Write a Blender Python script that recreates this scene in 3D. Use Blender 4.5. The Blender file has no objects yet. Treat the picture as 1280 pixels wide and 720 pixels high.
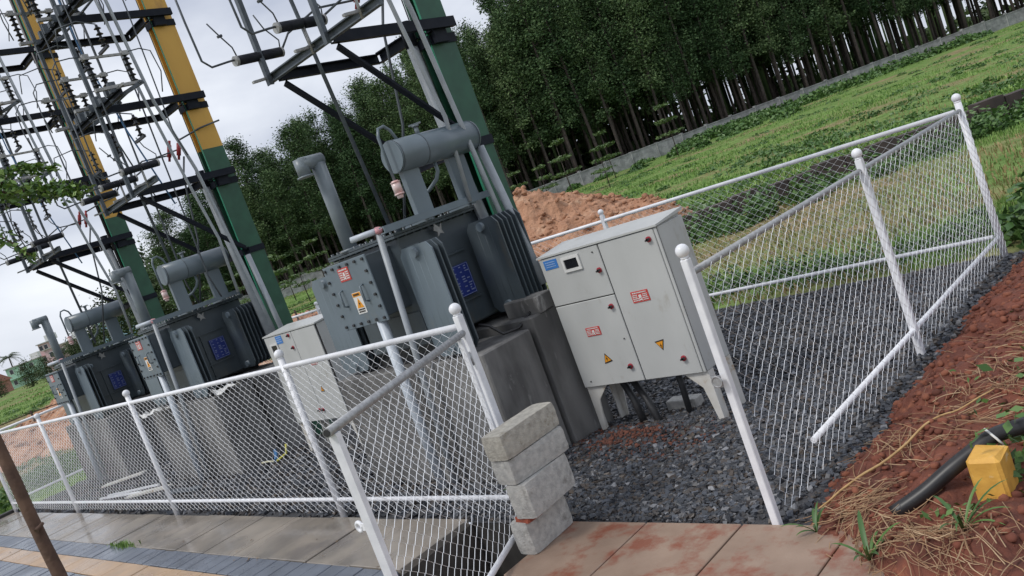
import bpy, math, random
import numpy as np
from mathutils import Vector, Matrix

random.seed(7); RNG = np.random.default_rng(11)
scene = bpy.context.scene
COL = scene.collection

# ------------------------------------------------------------------ camera
YAW, PITCH, ROLL = 0.7910, -0.0971, -0.3558
_f = Vector((-math.sin(YAW)*math.cos(PITCH), math.cos(YAW)*math.cos(PITCH), math.sin(PITCH)))
_r0 = Vector((math.cos(YAW), math.sin(YAW), 0)); _u0 = _r0.cross(_f)
_r = math.cos(ROLL)*_r0 + math.sin(ROLL)*_u0
_u = -math.sin(ROLL)*_r0 + math.cos(ROLL)*_u0
cam_d = bpy.data.cameras.new('camera'); cam = bpy.data.objects.new('camera', cam_d); COL.objects.link(cam)
cam_d.sensor_width = 36.0; cam_d.lens = 30.16; cam_d.clip_start = 0.05; cam_d.clip_end = 4000
m = Matrix.Identity(4)
for i in range(3):
    m[i][0] = _r[i]; m[i][1] = _u[i]; m[i][2] = -_f[i]
m[2][3] = 2.0
cam.matrix_world = m
scene.camera = cam

# ------------------------------------------------------------------ world, sun, exposure
SUN_EL, SUN_AZ = math.radians(52), math.radians(200)      # azimuth clockwise from +Y
w = bpy.data.worlds.new('World'); scene.world = w; w.use_nodes = True
nt = w.node_tree; nt.nodes.clear()
N = nt.nodes.new; L = nt.links.new
out = N('ShaderNodeOutputWorld'); bg = N('ShaderNodeBackground')
sky = N('ShaderNodeTexSky'); sky.sky_type = 'NISHITA'; sky.sun_disc = False
sky.sun_elevation = SUN_EL; sky.sun_rotation = SUN_AZ
bg.inputs['Strength'].default_value = 0.10
tc = N('ShaderNodeTexCoord'); mp = N('ShaderNodeMapping'); mp.inputs['Scale'].default_value = (1, 1, 2.6)
n1 = N('ShaderNodeTexNoise'); n1.inputs['Scale'].default_value = 2.1; n1.inputs['Detail'].default_value = 6; n1.inputs['Roughness'].default_value = .52
n1.inputs['Distortion'].default_value = .25
cr = N('ShaderNodeValToRGB')
cr.color_ramp.elements[0].position = .34; cr.color_ramp.elements[0].color = (3.2, 3.55, 4.45, 1)
cr.color_ramp.elements[1].position = .68; cr.color_ramp.elements[1].color = (7.0, 7.25, 7.7, 1)
mx = N('ShaderNodeMix'); mx.data_type = 'RGBA'; mx.inputs['Factor'].default_value = .95
L(tc.outputs['Generated'], mp.inputs['Vector']); L(mp.outputs['Vector'], n1.inputs['Vector'])
L(n1.outputs['Fac'], cr.inputs['Fac']); L(sky.outputs['Color'], mx.inputs['A']); L(cr.outputs['Color'], mx.inputs['B'])
L(mx.outputs['Result'], bg.inputs['Color']); L(bg.outputs['Background'], out.inputs['Surface'])
sl = bpy.data.lights.new('sun', 'SUN'); sl.energy = 1.3; sl.angle = math.radians(14); sl.color = (1, .96, .9)
so = bpy.data.objects.new('sun', sl); COL.objects.link(so)
sd = Vector((math.sin(SUN_AZ)*math.cos(SUN_EL), math.cos(SUN_AZ)*math.cos(SUN_EL), math.sin(SUN_EL)))
so.rotation_euler = (-sd).to_track_quat('-Z', 'Y').to_euler()
scene.view_settings.view_transform = 'Standard'; scene.view_settings.look = 'None'
scene.view_settings.exposure = 0.52; scene.view_settings.gamma = 1.0; scene.view_settings.use_curve_mapping = False
scene.render.engine = 'CYCLES'
scene.cycles.max_bounces = 6; scene.cycles.use_denoising = True

# ------------------------------------------------------------------ helpers
FWD = np.array([-0.711, 0.703]); RGT = np.array([0.703, 0.711])
def ground_at(depth, lat): return FWD*depth + RGT*lat
def depth_of(x, y): return x*FWD[0] + y*FWD[1]
def terrain_z(x, y):
    d = depth_of(x, y)
    t = np.clip((d-30)/65., 0, 1)
    return -0.035 + .72*t*t*(3-2*t)

def mat(name, c1, c2=None, rough=.7, metal=0., scale=6., bump=0., bscale=60., c3=None, s3=1.5, t3=.6, rough2=None, detail=5, ramp=(.35, .65), spec=.5, bd=.006, stretch=None):
    M = bpy.data.materials.new(name); M.use_nodes = True
    t = M.node_tree; p = t.nodes['Principled BSDF']
    p.inputs['Roughness'].default_value = rough; p.inputs['Metallic'].default_value = metal
    p.inputs['Specular IOR Level'].default_value = spec
    g0 = t.nodes.new('ShaderNodeTexCoord'); g = t.nodes.new('ShaderNodeMapping'); t.links.new(g0.outputs['Object'], g.inputs['Vector'])
    if stretch: g.inputs['Scale'].default_value = stretch
    if c2 is None: c2 = tuple(v*.88 for v in c1)
    n = t.nodes.new('ShaderNodeTexNoise'); n.inputs['Scale'].default_value = scale; n.inputs['Detail'].default_value = detail
    t.links.new(g.outputs['Vector'], n.inputs['Vector'])
    r = t.nodes.new('ShaderNodeValToRGB'); r.color_ramp.elements[0].position = ramp[0]; r.color_ramp.elements[1].position = ramp[1]
    r.color_ramp.elements[0].color = (*c1, 1); r.color_ramp.elements[1].color = (*c2, 1)
    t.links.new(n.outputs['Fac'], r.inputs['Fac']); col = r.outputs['Color']
    if c3 is not None:
        n3 = t.nodes.new('ShaderNodeTexNoise'); n3.inputs['Scale'].default_value = s3; n3.inputs['Detail'].default_value = 6
        n3.inputs['Roughness'].default_value = .65
        t.links.new(g.outputs['Vector'], n3.inputs['Vector'])
        r3 = t.nodes.new('ShaderNodeValToRGB'); r3.color_ramp.elements[0].position = t3; r3.color_ramp.elements[1].position = min(1, t3+.12)
        t.links.new(n3.outputs['Fac'], r3.inputs['Fac'])
        mi = t.nodes.new('ShaderNodeMix'); mi.data_type = 'RGBA'; mi.inputs['B'].default_value = (*c3, 1)
        t.links.new(r3.outputs['Color'], mi.inputs['Factor']); t.links.new(col, mi.inputs['A']); col = mi.outputs['Result']
    t.links.new(col, p.inputs['Base Color'])
    if rough2 is not None:
        mr = t.nodes.new('ShaderNodeMapRange'); mr.inputs['To Min'].default_value = rough; mr.inputs['To Max'].default_value = rough2
        mr.inputs['From Min'].default_value = .38; mr.inputs['From Max'].default_value = .6
        nr = t.nodes.new('ShaderNodeTexNoise'); nr.inputs['Scale'].default_value = 1.3; nr.inputs['Detail'].default_value = 3
        t.links.new(g.outputs['Vector'], nr.inputs['Vector'])
        t.links.new(nr.outputs['Fac'], mr.inputs['Value']); t.links.new(mr.outputs['Result'], p.inputs['Roughness'])
    if bump:
        nb = t.nodes.new('ShaderNodeTexNoise'); nb.inputs['Scale'].default_value = bscale; nb.inputs['Detail'].default_value = 4
        t.links.new(g.outputs['Vector'], nb.inputs['Vector'])
        b = t.nodes.new('ShaderNodeBump'); b.inputs['Strength'].default_value = bump; b.inputs['Distance'].default_value = bd
        t.links.new(nb.outputs['Fac'], b.inputs['Height']); t.links.new(b.outputs['Normal'], p.inputs['Normal'])
    return M

def island_mat(name, cols, rough=.7, spec=.5, objvar=0.):
    """each small piece of one mesh gets its own shade"""
    M = bpy.data.materials.new(name); M.use_nodes = True
    t = M.node_tree; p = t.nodes['Principled BSDF']; p.inputs['Roughness'].default_value = rough
    p.inputs['Specular IOR Level'].default_value = spec
    g = t.nodes.new('ShaderNodeNewGeometry'); r = t.nodes.new('ShaderNodeValToRGB')
    els = r.color_ramp.elements
    while len(els) < len(cols): els.new(.5)
    for i, c in enumerate(cols):
        els[i].position = i/max(1, len(cols)-1); els[i].color = (*c, 1)
    t.links.new(g.outputs['Random Per Island'], r.inputs['Fac'])
    if objvar:
        oi = t.nodes.new('ShaderNodeObjectInfo'); mr = t.nodes.new('ShaderNodeMapRange'); mr.inputs['To Min'].default_value = 1-objvar; mr.inputs['To Max'].default_value = 1+objvar*1.3
        hs = t.nodes.new('ShaderNodeHueSaturation'); t.links.new(oi.outputs['Random'], mr.inputs['Value']); t.links.new(mr.outputs['Result'], hs.inputs['Value'])
        m2 = t.nodes.new('ShaderNodeMapRange'); m2.inputs['To Min'].default_value = .515; m2.inputs['To Max'].default_value = .475; t.links.new(oi.outputs['Random'], m2.inputs['Value']); t.links.new(m2.outputs['Result'], hs.inputs['Hue'])
        t.links.new(r.outputs['Color'], hs.inputs['Color']); t.links.new(hs.outputs['Color'], p.inputs['Base Color']); return M
    t.links.new(r.outputs['Color'], p.inputs['Base Color'])
    return M

class MB:
    def __init__(s): s.v = []; s.f = []; s.sm = []
    def add(s, vs, fs, smooth=False):
        o = len(s.v); s.v.extend([tuple(map(float, q)) for q in vs])
        s.f.extend([tuple(i+o for i in q) for q in fs]); s.sm.extend([smooth]*len(fs)); return s
    def box(s, x0, x1, y0, y1, z0, z1, bev=0., jit=0.):
        if bev > 0:
            b = bev; vs = []; idx = {}
            for ax in range(3):
                for sx in (0, 1):
                    for sy in (0, 1):
                        for sz in (0, 1):
                            q = [x0 if not sx else x1, y0 if not sy else y1, z0 if not sz else z1]
                            sg = [1 if not sx else -1, 1 if not sy else -1, 1 if not sz else -1]
                            for k in range(3):
                                if k != ax: q[k] += sg[k]*b
                            idx[(ax, sx, sy, sz)] = len(vs); vs.append([q[k]+random.uniform(-jit, jit) for k in range(3)])
            fs = []
            for sx in (0, 1): fs.append([idx[(0, sx, a, c)] for a, c in ((0, 0), (0, 1), (1, 1), (1, 0))][::(1 if sx == 0 else -1)])
            for sy in (0, 1): fs.append([idx[(1, a, sy, c)] for a, c in ((0, 0), (1, 0), (1, 1), (0, 1))][::(1 if sy == 0 else -1)])
            for sz in (0, 1): fs.append([idx[(2, a, c, sz)] for a, c in ((0, 0), (0, 1), (1, 1), (1, 0))][::(1 if sz == 0 else -1)])
            for a in (0, 1):
                for c in (0, 1):
                    fs.append([idx[(1, 0, a, c)], idx[(1, 1, a, c)], idx[(2, 1, a, c)], idx[(2, 0, a, c)]])
                    fs.append([idx[(0, a, 0, c)], idx[(0, a, 1, c)], idx[(2, a, 1, c)], idx[(2, a, 0, c)]])
                    fs.append([idx[(0, a, c, 0)], idx[(0, a, c, 1)], idx[(1, a, c, 1)], idx[(1, a, c, 0)]])
            for sx in (0, 1):
                for sy in (0, 1):
                    for sz in (0, 1): fs.append([idx[(k, sx, sy, sz)] for k in range(3)])
            return s.add(vs, fs)
        vs = [(x, y, z) for x in (x0, x1) for y in (y0, y1) for z in (z0, z1)]
        if jit: vs = [tuple(c+random.uniform(-jit, jit) for c in q) for q in vs]
        return s.add(vs, [(0, 1, 3, 2), (4, 6, 7, 5), (0, 4, 5, 1), (2, 3, 7, 6), (0, 2, 6, 4), (1, 5, 7, 3)])
    def beam(s, a, b, wd, ht, up=(0, 0, 1)):
        a = Vector(a); b = Vector(b); d = (b-a).normalized(); u = Vector(up)
        if abs(d.dot(u)) > .95: u = Vector((0, 1, 0))
        sd = d.cross(u).normalized(); u = sd.cross(d)
        vs = [p+sd*(i*wd/2)+u*(j*ht/2) for p in (a, b) for i, j in ((-1, -1), (1, -1), (1, 1), (-1, 1))]
        return s.add(vs, [(3, 2, 1, 0), (4, 5, 6, 7), (0, 1, 5, 4), (1, 2, 6, 5), (2, 3, 7, 6), (3, 0, 4, 7)])
    def angle(s, a, b, wd, th=.008, up=(0, 0, 1), flip=1):
        """L section"""
        a = Vector(a); b = Vector(b); d = (b-a).normalized(); u = Vector(up)
        if abs(d.dot(u)) > .95: u = Vector((0, 1, 0))
        sd = d.cross(u).normalized()*flip; u = sd.cross(d)*flip
        prof = [(0, 0), (wd, 0), (wd, th), (th, th), (th, wd), (0, wd)]
        vs = [p+sd*(i-wd/2)+u*(j-wd/2) for p in (a, b) for i, j in prof]
        fs = [(i, (i+1) % 6, (i+1) % 6+6, i+6) for i in range(6)] + [(5, 4, 3, 2, 1, 0), (6, 7, 8, 9, 10, 11)]
        return s.add(vs, fs)
    def channel(s, a, b, wd, ht, th=.01, up=(0, 0, 1), flip=1):
        a = Vector(a); b = Vector(b); d = (b-a).normalized(); u = Vector(up)
        sd = d.cross(u).normalized()*flip; u = sd.cross(d)*flip
        w2, h2 = wd/2, ht/2
        prof = [(-w2, -h2), (w2, -h2), (w2, -h2+th), (-w2+th, -h2+th), (-w2+th, h2-th), (w2, h2-th), (w2, h2), (-w2, h2)]
        n = 8; vs = [p+sd*i+u*j for p in (a, b) for i, j in prof]
        fs = [(i, (i+1) % n, (i+1) % n+n, i+n) for i in range(n)]
        fs += [(0, 3, 2, 1), (0, 7, 4, 3), (4, 7, 6, 5), (8, 9, 10, 11), (8, 11, 12, 15), (12, 13, 14, 15)]
        return s.add(vs, fs)
    def tube(s, pts, r, n=8, cap=True, smooth=True):
        P = [Vector(p) for p in pts]; rr = r if hasattr(r, '__len__') else [r]*len(P)
        vs = []; fs = []; u = None
        for i, p in enumerate(P):
            d = (P[min(i+1, len(P)-1)]-P[max(i-1, 0)]).normalized()
            if u is None:
                u = d.cross(Vector((0, 0, 1)) if abs(d.z) < .9 else Vector((0, 1, 0))).normalized()
            else: u = (u-d*u.dot(d)).normalized()
            v = d.cross(u)
            for k in range(n):
                a = 2*math.pi*k/n; vs.append(p+(u*math.cos(a)+v*math.sin(a))*rr[i])
        for i in range(len(P)-1):
            for k in range(n): fs.append((i*n+k, i*n+(k+1) % n, (i+1)*n+(k+1) % n, (i+1)*n+k))
        s.add(vs, fs, smooth)
        if cap:
            o = len(s.v)-len(vs)
            s.f.append(tuple(o+k for k in range(n))[::-1]); s.f.append(tuple(o+(len(P)-1)*n+k for k in range(n))); s.sm += [False, False]
        return s
    def sphere(s, c, r, n=12, m=8, sq=(1, 1, 1)):
        vs = [(c[0], c[1], c[2]+r*sq[2])]; fs = []
        for i in range(1, m):
            t = math.pi*i/m
            for k in range(n):
                a = 2*math.pi*k/n; vs.append((c[0]+r*sq[0]*math.sin(t)*math.cos(a), c[1]+r*sq[1]*math.sin(t)*math.sin(a), c[2]+r*sq[2]*math.cos(t)))
        vs.append((c[0], c[1], c[2]-r*sq[2]))
        for k in range(n): fs.append((0, 1+k, 1+(k+1) % n))
        for i in range(m-2):
            for k in range(n): fs.append((1+i*n+k, 1+(i+1)*n+k, 1+(i+1)*n+(k+1) % n, 1+i*n+(k+1) % n))
        b = len(vs)-1
        for k in range(n): fs.append((b, b-n+(k+1) % n, b-n+k))
        return s.add(vs, fs, True)
    def poly(s, pts, th, nrm):
        """flat polygon with thickness th along nrm"""
        n = len(pts); P = [Vector(p) for p in pts]; o = Vector(nrm)*th
        vs = P+[p+o for p in P]
        return s.add(vs, [tuple(range(n))[::-1], tuple(range(n, 2*n))]+[(i, (i+1) % n, (i+1) % n+n, i+n) for i in range(n)])
    def build(s, name, material, parent=None, label=None, cat=None, group=None, kind=None, org=None):
        me = bpy.data.meshes.new(name)
        o = org if org is not None else (ORG.get(parent.name, (0, 0, 0)) if parent else (0, 0, 0))
        vs = [(q[0]-o[0], q[1]-o[1], q[2]-o[2]) for q in s.v]
        me.from_pydata(vs, [], s.f); me.polygons.foreach_set('use_smooth', s.sm)
        me.materials.append(material); me.update()
        ob = bpy.data.objects.new(name, me); COL.objects.link(ob)
        if parent: ob.parent = parent; ORG[ob.name] = o
        elif org is not None: ob.location = o; ORG[ob.name] = o
        return tag(ob, label, cat, group, kind)
ORG = {}
def tag(o, label=None, cat=None, group=None, kind=None):
    if label: o['label'] = label
    if cat: o['category'] = cat
    if group: o['group'] = group
    if kind: o['kind'] = kind
    return o
def thing(name, label, cat, loc, group=None):
    o = bpy.data.objects.new(name, None); COL.objects.link(o); o.location = loc; o.empty_display_size = .2
    ORG[o.name] = tuple(loc); return tag(o, label, cat, group)
def copy_tree(o, delta=None, parent=None):
    c = o.copy(); COL.objects.link(c); c.parent = parent
    if delta is not None: c.location = Vector(o.location)+Vector(delta)
    for ch in list(o.children): copy_tree(ch, None, c)
    return c
def np_mesh(name, V, F, material, k=None, smooth=False, **tags):
    """V (n,3) float, F (m,k) int"""
    me = bpy.data.meshes.new(name); V = np.asarray(V, np.float32); F = np.asarray(F, np.int32); k = F.shape[1]
    me.vertices.add(len(V)); me.vertices.foreach_set('co', V.ravel())
    me.loops.add(F.size); me.loops.foreach_set('vertex_index', F.ravel())
    me.polygons.add(len(F)); me.polygons.foreach_set('loop_start', np.arange(0, F.size, k, dtype=np.int32))
    me.polygons.foreach_set('use_smooth', np.full(len(F), smooth))
    me.materials.append(material); me.update(calc_edges=True)
    ob = bpy.data.objects.new(name, me); COL.objects.link(ob)
    return tag(ob, **tags)

def vnoise(x, y, seed=0):
    """smooth value noise on arrays"""
    x = np.asarray(x, float); y = np.asarray(y, float)
    xi = np.floor(x).astype(np.int64); yi = np.floor(y).astype(np.int64); fx = x-xi; fy = y-yi
    fx = fx*fx*(3-2*fx); fy = fy*fy*(3-2*fy)
    def h(a, b):
        n = (a*374761393+b*668265263+seed*1442695041) & 0xffffffff
        n = ((n ^ (n >> 13))*1274126177) & 0xffffffff
        return ((n ^ (n >> 16)) & 0xffff)/65535.
    return (h(xi, yi)*(1-fx)+h(xi+1, yi)*fx)*(1-fy)+(h(xi, yi+1)*(1-fx)+h(xi+1, yi+1)*fx)*fy
def fbm(x, y, seed=0, oct=4):
    s = 0; a = .5
    for i in range(oct): s = s+a*vnoise(x*2**i, y*2**i, seed+i); a *= .5
    return s

# ------------------------------------------------------------------ materials
M = {}
M['fence'] = mat('fence_silver_paint', (.86, .87, .90), (.74, .75, .79), rough=.4, metal=.0, scale=12, bump=.03, bscale=90, c3=(.45, .42, .40), s3=22, t3=.70)
M['wire'] = mat('galvanised_wire', (.88, .90, .93), (.74, .76, .80), rough=.4, metal=.05, scale=20)
M['fence_raw'] = mat('fence_dull_steel', (.42, .43, .44), (.30, .30, .31), rough=.5, metal=.4, scale=40)
M['cab'] = mat('cabinet_grey_paint', (.52, .53, .52), (.46, .47, .46), rough=.38, scale=3, c3=(.40, .385, .35), s3=6, t3=.61, bump=.08, bd=.01, bscale=5, stretch=(1, 1, .5))
M['cab_side'] = M['cab']
M['cab_leg'] = mat('cabinet_leg_paint', (.64, .63, .60), (.55, .53, .48), rough=.5, scale=9, c3=(.36, .22, .11), s3=9, t3=.60)
M['gap_shade'] = mat('black_gap_shade', (.03, .03, .032), rough=.6)  # black that stands for shade in gaps and hollows
M['red_plastic'] = mat('red_knob_plastic', (.42, .03, .05), rough=.35)
M['dark_metal'] = mat('dark_metal', (.04, .042, .046), (.06, .06, .062), rough=.5, metal=.3, scale=25)
M['glass_dark'] = mat('meter_window_glass', (.015, .016, .02), rough=.08, spec=.7)
M['label_blue'] = mat('blue_label', (.06, .22, .58), rough=.4)
M['label_white'] = mat('white_print', (.72, .72, .70), rough=.5)
M['label_red'] = mat('red_label', (.58, .05, .045), (.50, .06, .05), rough=.45, scale=30)
M['label_orange'] = mat('orange_label', (.80, .33, .02), rough=.45)
M['label_black'] = mat('black_print', (.03, .02, .015), rough=.5)
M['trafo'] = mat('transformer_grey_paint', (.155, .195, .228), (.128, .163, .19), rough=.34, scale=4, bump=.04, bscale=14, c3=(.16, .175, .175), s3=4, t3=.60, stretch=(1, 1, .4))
M['trafo_shade'] = mat('transformer_shade_paint', (.078, .098, .114), (.060, .077, .09), rough=.36, scale=4, bump=.04, bscale=14, c3=(.085, .09, .088), s3=4, t3=.61, stretch=(1, 1, .4))  # same transformer paint, darkened to put shade on side faces and recesses
M['trafo_rust'] = mat('transformer_vent_paint', (.20, .235, .26), (.16, .19, .21), rough=.4, scale=6, c3=(.26, .17, .11), s3=7, t3=.63)
M['nameplate'] = mat('blue_nameplate', (.02, .04, .22), (.03, .05, .26), rough=.35, metal=.2)
M['plate_line'] = mat('nameplate_line', (.25, .30, .50), rough=.4)
M['concrete'] = mat('plinth_concrete', (.20, .197, .192), (.095, .093, .092), rough=.8, scale=4.5, bump=.6, bscale=30, c3=(.32, .317, .31), s3=7, t3=.605, ramp=(.36, .62), detail=10, stretch=(1, 1, .35))
M['block'] = mat('cement_block', (.50, .49, .46), (.36, .355, .34), rough=.9, scale=26, bump=1., bd=.006, bscale=90, c3=(.22, .21, .19), s3=6, t3=.60, ramp=(.36, .66), detail=12)
M['block_top'] = M['block']
M['block_warm'] = mat('weathered_block', (.48, .455, .395), (.34, .32, .28), rough=.9, scale=24, bump=1., bd=.006, bscale=90, c3=(.27, .24, .18), s3=6, t3=.60, ramp=(.36, .66), detail=12)
M['yellow'] = mat('pole_yellow_paint', (.70, .40, .075), (.62, .34, .06), rough=.5, scale=4, c3=(.50, .27, .07), s3=5, t3=.60, stretch=(1, 1, .3))
M['green'] = mat('pole_green_paint', (.025, .105, .06), (.018, .078, .046), rough=.45, scale=6, c3=(.04, .12, .08), s3=5, t3=.6)
M['green_strip'] = mat('green_earth_strip', (.04, .30, .17), (.03, .24, .14), rough=.4)
M['bracket'] = mat('bracket_black_paint', (.012, .015, .024), (.018, .021, .03), rough=.5, metal=.0, scale=12, c3=(.03, .035, .045), s3=8, t3=.66, spec=.12)
M['galv'] = mat('galvanised_steel', (.12, .14, .16), (.085, .10, .12), rough=.5, metal=.3, scale=18)
M['conduit'] = mat('grey_conduit', (.36, .39, .42), (.30, .33, .36), rough=.45, scale=12)
M['pvc'] = mat('pale_plastic_pipe', (.55, .60, .66), (.47, .52, .58), rough=.4, scale=9)
M['pink'] = mat('pink_joint', (.62, .30, .33), rough=.4)
M['insulator'] = mat('polymer_insulator', (.014, .016, .024), (.02, .022, .03), rough=.5, scale=20, spec=.2)
M['porcelain'] = mat('dark_porcelain', (.03, .032, .04), (.022, .024, .03), rough=.35, scale=20, spec=.3)
M['alu'] = mat('aluminium_fitting', (.42, .42, .41), (.30, .30, .30), rough=.5, metal=.4, scale=25)
M['wire_dark'] = mat('dark_conductor', (.10, .115, .13), (.075, .085, .10), rough=.5, metal=.3)
M['blue_cable'] = mat('blue_cable', (.07, .20, .42), rough=.5)
M['yellow_cable'] = mat('yellow_cable', (.62, .58, .10), rough=.5)
M['red_boot'] = mat('red_rubber_boot', (.40, .04, .05), rough=.5)
M['soil'] = mat('red_soil', (.185, .058, .034), (.105, .034, .022), rough=.9, scale=7, bump=.9, bd=.02, bscale=28, c3=(.29, .105, .055), s3=9, t3=.58, detail=10)
M['soil_clod'] = island_mat('red_soil_clods', [(.10, .034, .022), (.18, .056, .033), (.25, .09, .05)], rough=.9)
M['pile'] = mat('orange_soil_pile', (.47, .26, .16), (.33, .165, .095), rough=.95, scale=2.2, bump=1., bd=.08, bscale=9, c3=(.56, .37, .25), s3=1.7, t3=.56, detail=10)
M['gravel'] = island_mat('crushed_granite', [(.02, .022, .027), (.05, .056, .066), (.03, .032, .038), (.085, .095, .115), (.045, .047, .054), (.085, .065, .05), (.03, .03, .033), (.10, .11, .13), (.06, .055, .052), (.24, .245, .26)], rough=.5)
M['gravel_bed'] = mat('gravel_fines', (.035, .036, .04), (.075, .075, .08), rough=.8, scale=45, bump=1., bd=.015, bscale=70, c3=(.14, .055, .035), s3=.8, t3=.57, detail=10)
M['slab'] = mat('paving_slab', (.32, .28, .235), (.20, .18, .158), rough=.34, scale=2.6, bump=.12, bscale=60, c3=(.19, .17, .155), s3=1.4, t3=.58, rough2=.07, detail=9)
M['slab_red'] = mat('soil_stained_slab', (.33, .235, .175), (.27, .185, .135), rough=.55, scale=5, bump=.2, bscale=60, c3=(.24, .085, .05), s3=3.4, t3=.50, rough2=.28, detail=9)
M['tile_grey'] = mat('grey_paver', (.165, .185, .225), (.125, .14, .17), rough=.45, scale=5, bump=.2, bscale=80, rough2=.2)
M['tile_tan'] = mat('tan_paver', (.50, .335, .20), (.40, .28, .185), rough=.5, scale=4, bump=.2, bscale=80, rough2=.25)
M['bed'] = mat('pavement_bed', (.10, .085, .075), (.07, .06, .05), rough=.9, scale=8, bump=.4)
M['pit'] = mat('wet_concrete_pit', (.045, .043, .04), (.028, .026, .025), rough=.6, scale=6, bump=.4)
M['bark'] = mat('brown_bark', (.13, .075, .05), (.075, .042, .03), rough=.85, scale=16, bump=.8, bscale=50, c3=(.32, .22, .12), s3=7, t3=.66)
M['trunk_far'] = mat('plantation_trunk', (.085, .066, .056), (.045, .036, .032), rough=.9, scale=3)
M['leaf_far'] = island_mat('plantation_leaves', [(.035, .068, .032), (.062, .11, .048), (.092, .15, .066), (.13, .19, .09)], rough=.8, spec=.1, objvar=.32)
M['leaf_mid'] = island_mat('roadside_leaves', [(.03, .05, .02), (.05, .08, .028), (.07, .10, .035)], rough=.6, spec=.3)
M['leaf_sap'] = island_mat('sapling_leaves', [(.045, .09, .025), (.075, .13, .035), (.11, .17, .045)], rough=.5)
M['leaf_near'] = island_mat('branch_leaves', [(.03, .07, .015), (.07, .15, .025), (.13, .23, .04), (.21, .32, .08)], rough=.4)
M['weed'] = island_mat('weed_leaves', [(.04, .10, .025), (.07, .15, .032), (.11, .20, .05)], rough=.5)
M['straw'] = island_mat('dry_straw', [(.30, .17, .09), (.42, .27, .15), (.20, .11, .06), (.50, .36, .22), (.26, .15, .08)], rough=.8)
M['hose'] = mat('black_hose', (.018, .018, .02), (.028, .027, .028), rough=.42, scale=20)
M['yellow_block'] = mat('yellow_marker_paint', (.78, .44, .085), (.62, .33, .06), rough=.6, scale=14, bump=.3, bscale=60, c3=(.74, .60, .34), s3=11, t3=.57)
M['stone_wall'] = mat('grey_stone_wall', (.34, .345, .34), (.20, .205, .205), rough=.9, scale=1.6, bump=.8, bd=.08, bscale=6, c3=(.30, .30, .29), s3=1.2, t3=.58)
M['dark_wall'] = mat('dark_stone_wall', (.075, .055, .05), (.045, .036, .034), rough=.9, scale=3, bump=.6, bscale=8)
M['wood_post'] = mat('rusty_fence_post', (.05, .03, .025), rough=.9)

def field_material():
    Mx = bpy.data.materials.new('field_ground'); Mx.use_nodes = True
    t = Mx.node_tree; p = t.nodes['Principled BSDF']; p.inputs['Roughness'].default_value = .95; p.inputs['Specular IOR Level'].default_value = .1
    g = t.nodes.new('ShaderNodeNewGeometry')
    def noise(sc, det=6):
        n = t.nodes.new('ShaderNodeTexNoise'); n.inputs['Scale'].default_value = sc; n.inputs['Detail'].default_value = det
        t.links.new(g.outputs['Position'], n.inputs['Vector']); return n.outputs['Fac']
    def ramp(f, a, b, c1, c2):
        r = t.nodes.new('ShaderNodeValToRGB'); r.color_ramp.elements[0].position = a; r.color_ramp.elements[1].position = b
        r.color_ramp.elements[0].color = (*c1, 1); r.color_ramp.elements[1].color = (*c2, 1); t.links.new(f, r.inputs['Fac']); return r.outputs['Color']
    green = ramp(noise(2.3, 9), .36, .64, (.09, .165, .04), (.20, .29, .09))
    brown = ramp(noise(2.6, 9), .36, .64, (.33, .25, .15), (.14, .15, .06))
    sx = t.nodes.new('ShaderNodeSeparateXYZ'); t.links.new(g.outputs['Position'], sx.inputs['Vector'])
    near = t.nodes.new('ShaderNodeMapRange'); near.inputs['From Min'].default_value = 15.5; near.inputs['From Max'].default_value = 12.0; near.inputs['To Min'].default_value = 0; near.inputs['To Max'].default_value = .10
    t.links.new(sx.outputs['Y'], near.inputs['Value']); ad = t.nodes.new('ShaderNodeMath'); ad.operation = 'ADD'
    t.links.new(noise(.16, 8), ad.inputs[0]); t.links.new(near.outputs['Result'], ad.inputs[1])
    msk = ramp(ad.outputs[0], .50, .62, (0, 0, 0), (1, 1, 1))
    mi = t.nodes.new('ShaderNodeMix'); mi.data_type = 'RGBA'
    t.links.new(msk, mi.inputs['Factor']); t.links.new(green, mi.inputs['A']); t.links.new(brown, mi.inputs['B'])
    t.links.new(mi.outputs['Result'], p.inputs['Base Color'])
    b = t.nodes.new('ShaderNodeBump'); b.inputs['Strength'].default_value = .7; b.inputs['Distance'].default_value = .08
    t.links.new(noise(9, 5), b.inputs['Height']); t.links.new(b.outputs['Normal'], p.inputs['Normal'])
    return Mx
M['field'] = field_material()
def grass_material(name, ca, cb, cdry):
    Mx = bpy.data.materials.new(name); Mx.use_nodes = True
    t = Mx.node_tree; p = t.nodes['Principled BSDF']; p.inputs['Roughness'].default_value = .6; p.inputs['Specular IOR Level'].default_value = .25
    g = t.nodes.new('ShaderNodeNewGeometry')
    r = t.nodes.new('ShaderNodeValToRGB'); r.color_ramp.elements[0].color = (*ca, 1); r.color_ramp.elements[1].color = (*cb, 1)
    e = r.color_ramp.elements.new(.93); e.color = (*cdry, 1); r.color_ramp.elements[1].position = .90 if False else r.color_ramp.elements[1].position
    t.links.new(g.outputs['Random Per Island'], r.inputs['Fac']); t.links.new(r.outputs['Color'], p.inputs['Base Color'])
    return Mx
M['grass'] = island_mat('field_grass', [(.08, .16, .035), (.13, .24, .05), (.18, .30, .075), (.26, .37, .11)], rough=.6, spec=.25)
M['grass_dry'] = island_mat('dry_grass', [(.27, .20, .10), (.38, .29, .15), (.17, .17, .06), (.13, .20, .055)], rough=.7, spec=.2)

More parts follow.
